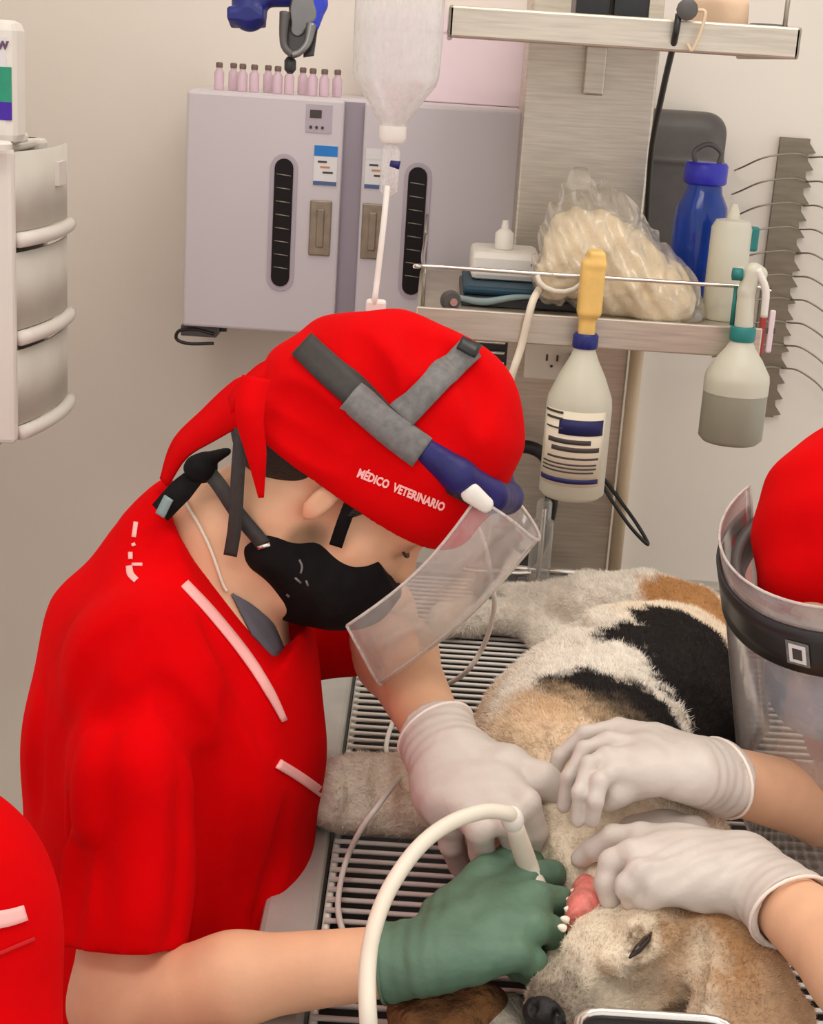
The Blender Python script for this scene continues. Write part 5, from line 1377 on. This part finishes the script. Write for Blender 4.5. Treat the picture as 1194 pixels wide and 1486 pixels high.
v.add(ell(HB(-.01, -.03), (.10, .11, .098), (UB, fB, LB)), .02)
v.warp(lambda X, Y, Z: .0022 * np.sin(60 * X + 35 * Z) * np.sin(45 * Y) + .0016 * np.sin(95 * Z + 60 * Y))
v.plane(HB(-.060, .06), -nrm(UB * 1.0 + fB * .05)); v.cut(ell(HB(-.075, 0), (.08, .100, .088), (UB, fB, LB)), 0)
v.build('surgical_cap', 'cap_cloth', asst)
v = Vol(CB - .22, CB + .22, .003)
v.chain([HB(-.075, .080), HB(-.105, .082), HB(-.135, .062)], [.054, .054, .042], .02); v.chain([HB(-.085, .098), HB(-.105, .098)], [.022, .024], .02)
v.plane(HB(-.064, .1), nrm(UB + fB * .3)); v.plane(HB(-.1, .02), -fB)
v.build('face_mask', 'mask_blue', asst)
def vis(u, a, rf=.128, rl=.124): return HB(u, .012 + rf * math.cos(a), rl * math.sin(a))
angs = [math.radians(x) for x in np.linspace(-95, 95, 41)]
def sheet(name, u0, u1, grow, m, parent, rows=8, dr=0.0, thick=.0006, bow=0.0):
    V = []; F = []; n = len(angs)
    for j in range(rows + 1):
        t = j / rows
        for a in angs: V.append(tuple(vis(u0 + (u1 - u0) * t - bow * t * math.cos(a), a, .128 + dr + grow * t, .124 + dr + grow * t)))
    for j in range(rows):
        for i in range(n - 1): F.append((j * n + i, j * n + i + 1, (j + 1) * n + i + 1, (j + 1) * n + i))
    o = mk(name, V, F, m, parent, True); md = o.modifiers.new('thick', 'SOLIDIFY'); md.thickness = thick; md.offset = 0
    return o, V, n
fsB, _, _ = sheet('face_shield', .004, -.044, .0, 'black_plastic', asst, 3, .006, .004)
sheet('brow_pad', .000, -.030, .0, 'dark_grey', fsB, 3, -.010, .010)
vzB, V, n = sheet('visor', .030, -.295, .010, 'visor_b', fsB, 14, .0025, .0006, .02)
tube('visor_edge', [V[14 * n + i] for i in range(n)], .0016, 'visor_edge', vzB, raw=True, ns=6)
tube('visor_edge', [V[j * n + n - 1] for j in range(15)], .0016, 'visor_edge', vzB, raw=True, ns=6)
tube('visor_edge', [V[j * n + n - 9] for j in range(15)], .0009, 'visor_edge', vzB, raw=True, ns=6)
tube('visor_edge', [V[i] for i in range(n)], .0014, 'visor_edge', vzB, raw=True, ns=6)
a0_ = math.radians(-6)
for da, w_, h_, m_ in ((0, .011, .013, 'grey_strap'), (0, .008, .010, 'label_paper'), (0, .0045, .006, 'ink')):
    off = {'grey_strap': .0086, 'label_paper': .0092, 'ink': .0097}[m_]
    c0 = vis(-.022, a0_, .128 + off, .124 + off); nf = nrm(fB * math.cos(a0_) + LB * math.sin(a0_)); tx_ = nrm(np.cross(UB, nf))
    extrude_poly('badge', [(-w_, -h_), (w_, -h_), (w_, h_), (-w_, h_)], (c0, tx_, UB), .0005, m_, fsB)
kA = [PZ(896, 1056, 1.055), PZ(884, 1076, 1.060), PZ(880, 1098, 1.058), PZ(888, 1120, 1.05)]
fA = [[PZ(848, 1066, 1.050), PZ(812, 1098, 1.028), PZ(797, 1140, 1.000)],
      [PZ(848, 1088, 1.054), PZ(826, 1128, 1.034), PZ(817, 1170, 1.006)],
      [PZ(855, 1110, 1.054), PZ(842, 1150, 1.036), PZ(838, 1190, 1.010)],
      [PZ(870, 1134, 1.048), PZ(863, 1162, 1.034), PZ(860, 1190, 1.014)]]
thA = [PZ(948, 1115, 1.040), PZ(915, 1138, 1.036), PZ(893, 1152, 1.030), PZ(880, 1166, 1.020)]
glove('glove', asst, 'white_glove', 'cuff_edge', wrR + (wrR - elR) * .03, elR, kA, fA, thA, rw=.032, rf=.0078, cuff=.026, flare=.004,
      palm=[(PZ(935, 1090, 1.045), (.034, .030, .018)), (PZ(965, 1100, 1.042), (.032, .030, .022))])
kB = [PZ(930, 1216, 1.005), PZ(918, 1240, 1.010), PZ(930, 1268, 1.008), PZ(955, 1292, .998)]
fB_ = [[PZ(890, 1215, 1.000), PZ(862, 1232, .985), PZ(843, 1246, .972)],
      [PZ(888, 1252, 1.000), PZ(880, 1282, .985), PZ(884, 1305, .972)],
      [PZ(912, 1285, .998), PZ(918, 1302, .985), PZ(928, 1308, .978)],
      [PZ(938, 1302, .990), PZ(948, 1306, .982), PZ(958, 1302, .976)]]
thB = [PZ(1000, 1215, .99), PZ(960, 1205, .985), PZ(920, 1210, .978), PZ(890, 1222, .970)]
glove('glove', asst, 'white_glove', 'cuff_edge', wrL + (wrL - elL) * .25, elL, kB, fB_, thB, rw=.034, rf=.0108, cuff=.058, flare=.002,
      palm=[(PZ(985, 1250, 1.0), (.045, .04, .026)), (PZ(1030, 1265, .998), (.04, .04, .026))])

# ---------------------------------------------------------------- third person at the left, only a shoulder in view
shC = P(-100, 1330, .99)
v = Vol(shC - vec(.62, .40, .62), shC + vec(.16, .42, .62), .006)
nkC = P(-310, 1170, 1.05); hdC = P(-330, 960, 1.06); elC = P(-75, 1720, .97); hdF = nrm(vec(.75, .5, -.45)); hdU = nrm(vec(0, 0, 1) - hdF * hdF[2]); hdL = np.cross(hdF, hdU)
v.add(ell(P(-310, 1595, 1.02), (.13, .14, .26)), .05); v.chain([P(-315, 1335, 1.03), nkC, hdC - hdU * .05], [.08, .056, .056], .03)
v.add(ell(hdC, (.095, .098, .077), (hdU, hdF, hdL)), .02); v.chain([hdC + hdF * .05, hdC + hdF * .065 - hdU * .10], [.058, .036], .02)
wrC = elC + vec(-.02, .10, -.20)
v.chain([shC, elC], [.05, .042], .03); v.chain([elC, wrC], [.042, .03], .02)
for k in range(4): v.chain([wrC, wrC + vec(.012 * (k - 1.5), .02, -.06), wrC + vec(.016 * (k - 1.5), .035, -.12 + .006 * k)], [.016, .012, .009], .008)
v.chain([wrC, wrC + vec(.035, .03, -.04), wrC + vec(.04, .05, -.07)], [.016, .012, .009], .008)
shL2 = P(-515, 1325, 1.12); v.chain([shL2, shL2 + vec(-.02, .08, -.28)], [.05, .04], .03); v.chain([shL2 + vec(-.02, .08, -.28), shL2 + vec(.12, .2, -.26)], [.04, .03], .02)
third, _, _ = v.build('person', 'skin', None, 2)
tag(third, 'person in red scrubs, only the piped shoulder showing beside the vet', 'person')
v = Vol(shC - vec(.70, .45, .70), shC + vec(.2, .45, .3), .005)
v.add(ell(P(-300, 1595, 1.02), (.155, .165, .30)), .05); v.add(ell(P(-290, 1365, 1.02), (.15, .15, .10)), .05)
v.chain([P(-275, 1255, 1.02), shC], [.075, .072], .04); v.chain([shC, shC * .4 + elC * .6, elC * .8 + shC * .2], [.070, .066, .064], .04); v.chain([P(-375, 1275, 1.08), shL2, shL2 + vec(-.015, .06, -.18)], [.07, .068, .06], .04)
v.cut(cone(nkC - hdU * .03, hdC, .066, .1), .004)
v.warp(lambda X, Y, Z: .0025 * np.sin(60 * X + 30 * Z) * np.sin(40 * Y + 20 * Z))
axc = nrm(elC - shC); hC = elC * .8 + shC * .2; v.cut(cone(hC - axc * .05, hC + axc * .12, .052, .054), 0); e1_ = nrm(np.cross(axc, vec(.1, .9, .1))); v.cut(rbox(hC + axc * .11, (.10, .085, .085), .002, (axc, e1_, np.cross(axc, e1_))), 0)
top3, V3, F3_ = v.build('scrub_top', 'red_cloth', third)
b3 = bvh_of(V3, F3_)
strip('piping', b3, [(-60, 1345), (-25, 1338), (10, 1332), (34, 1325)], [26, 26, 24, 22], 'piping', top3, .0006, .0016)
strip('seam', b3, [(-30, 1395), (10, 1378), (48, 1362)], [5, 5, 5], 'red_trousers', top3, .0004, .0012)
v = Vol(hdC - .2, hdC + .2, .005)
v.add(ell(hdC + hdU * .02, (.106, .108, .090), (hdU, hdF, hdL))); v.plane(hdC + hdU * .005, -nrm(hdU - hdF * .1)); v.build('surgical_cap', 'cap_cloth', third)
v = Vol(hdC - .25, hdC + .25, .004)
v.chain([hdC + hdF * .08 - hdU * .05, hdC + hdF * .075 - hdU * .10], [.05, .042], .02); v.plane(hdC - hdU * .035 + hdF * .1, nrm(hdU + hdF * .3)); v.plane(hdC + hdF * .03, -hdF)
v.build('face_mask', 'black_cloth', third)
hip3 = P(-300, 1935, 1.02); hip3[2] = .62
legs(third, hip3, nrm(vec(.6, .8, 0)), nrm(vec(-.8, .6, 0)), knee_l=.22)
stool(hip3[0] - .03, hip3[1] - .03, .52, 'round black stool under the person beside the vet')
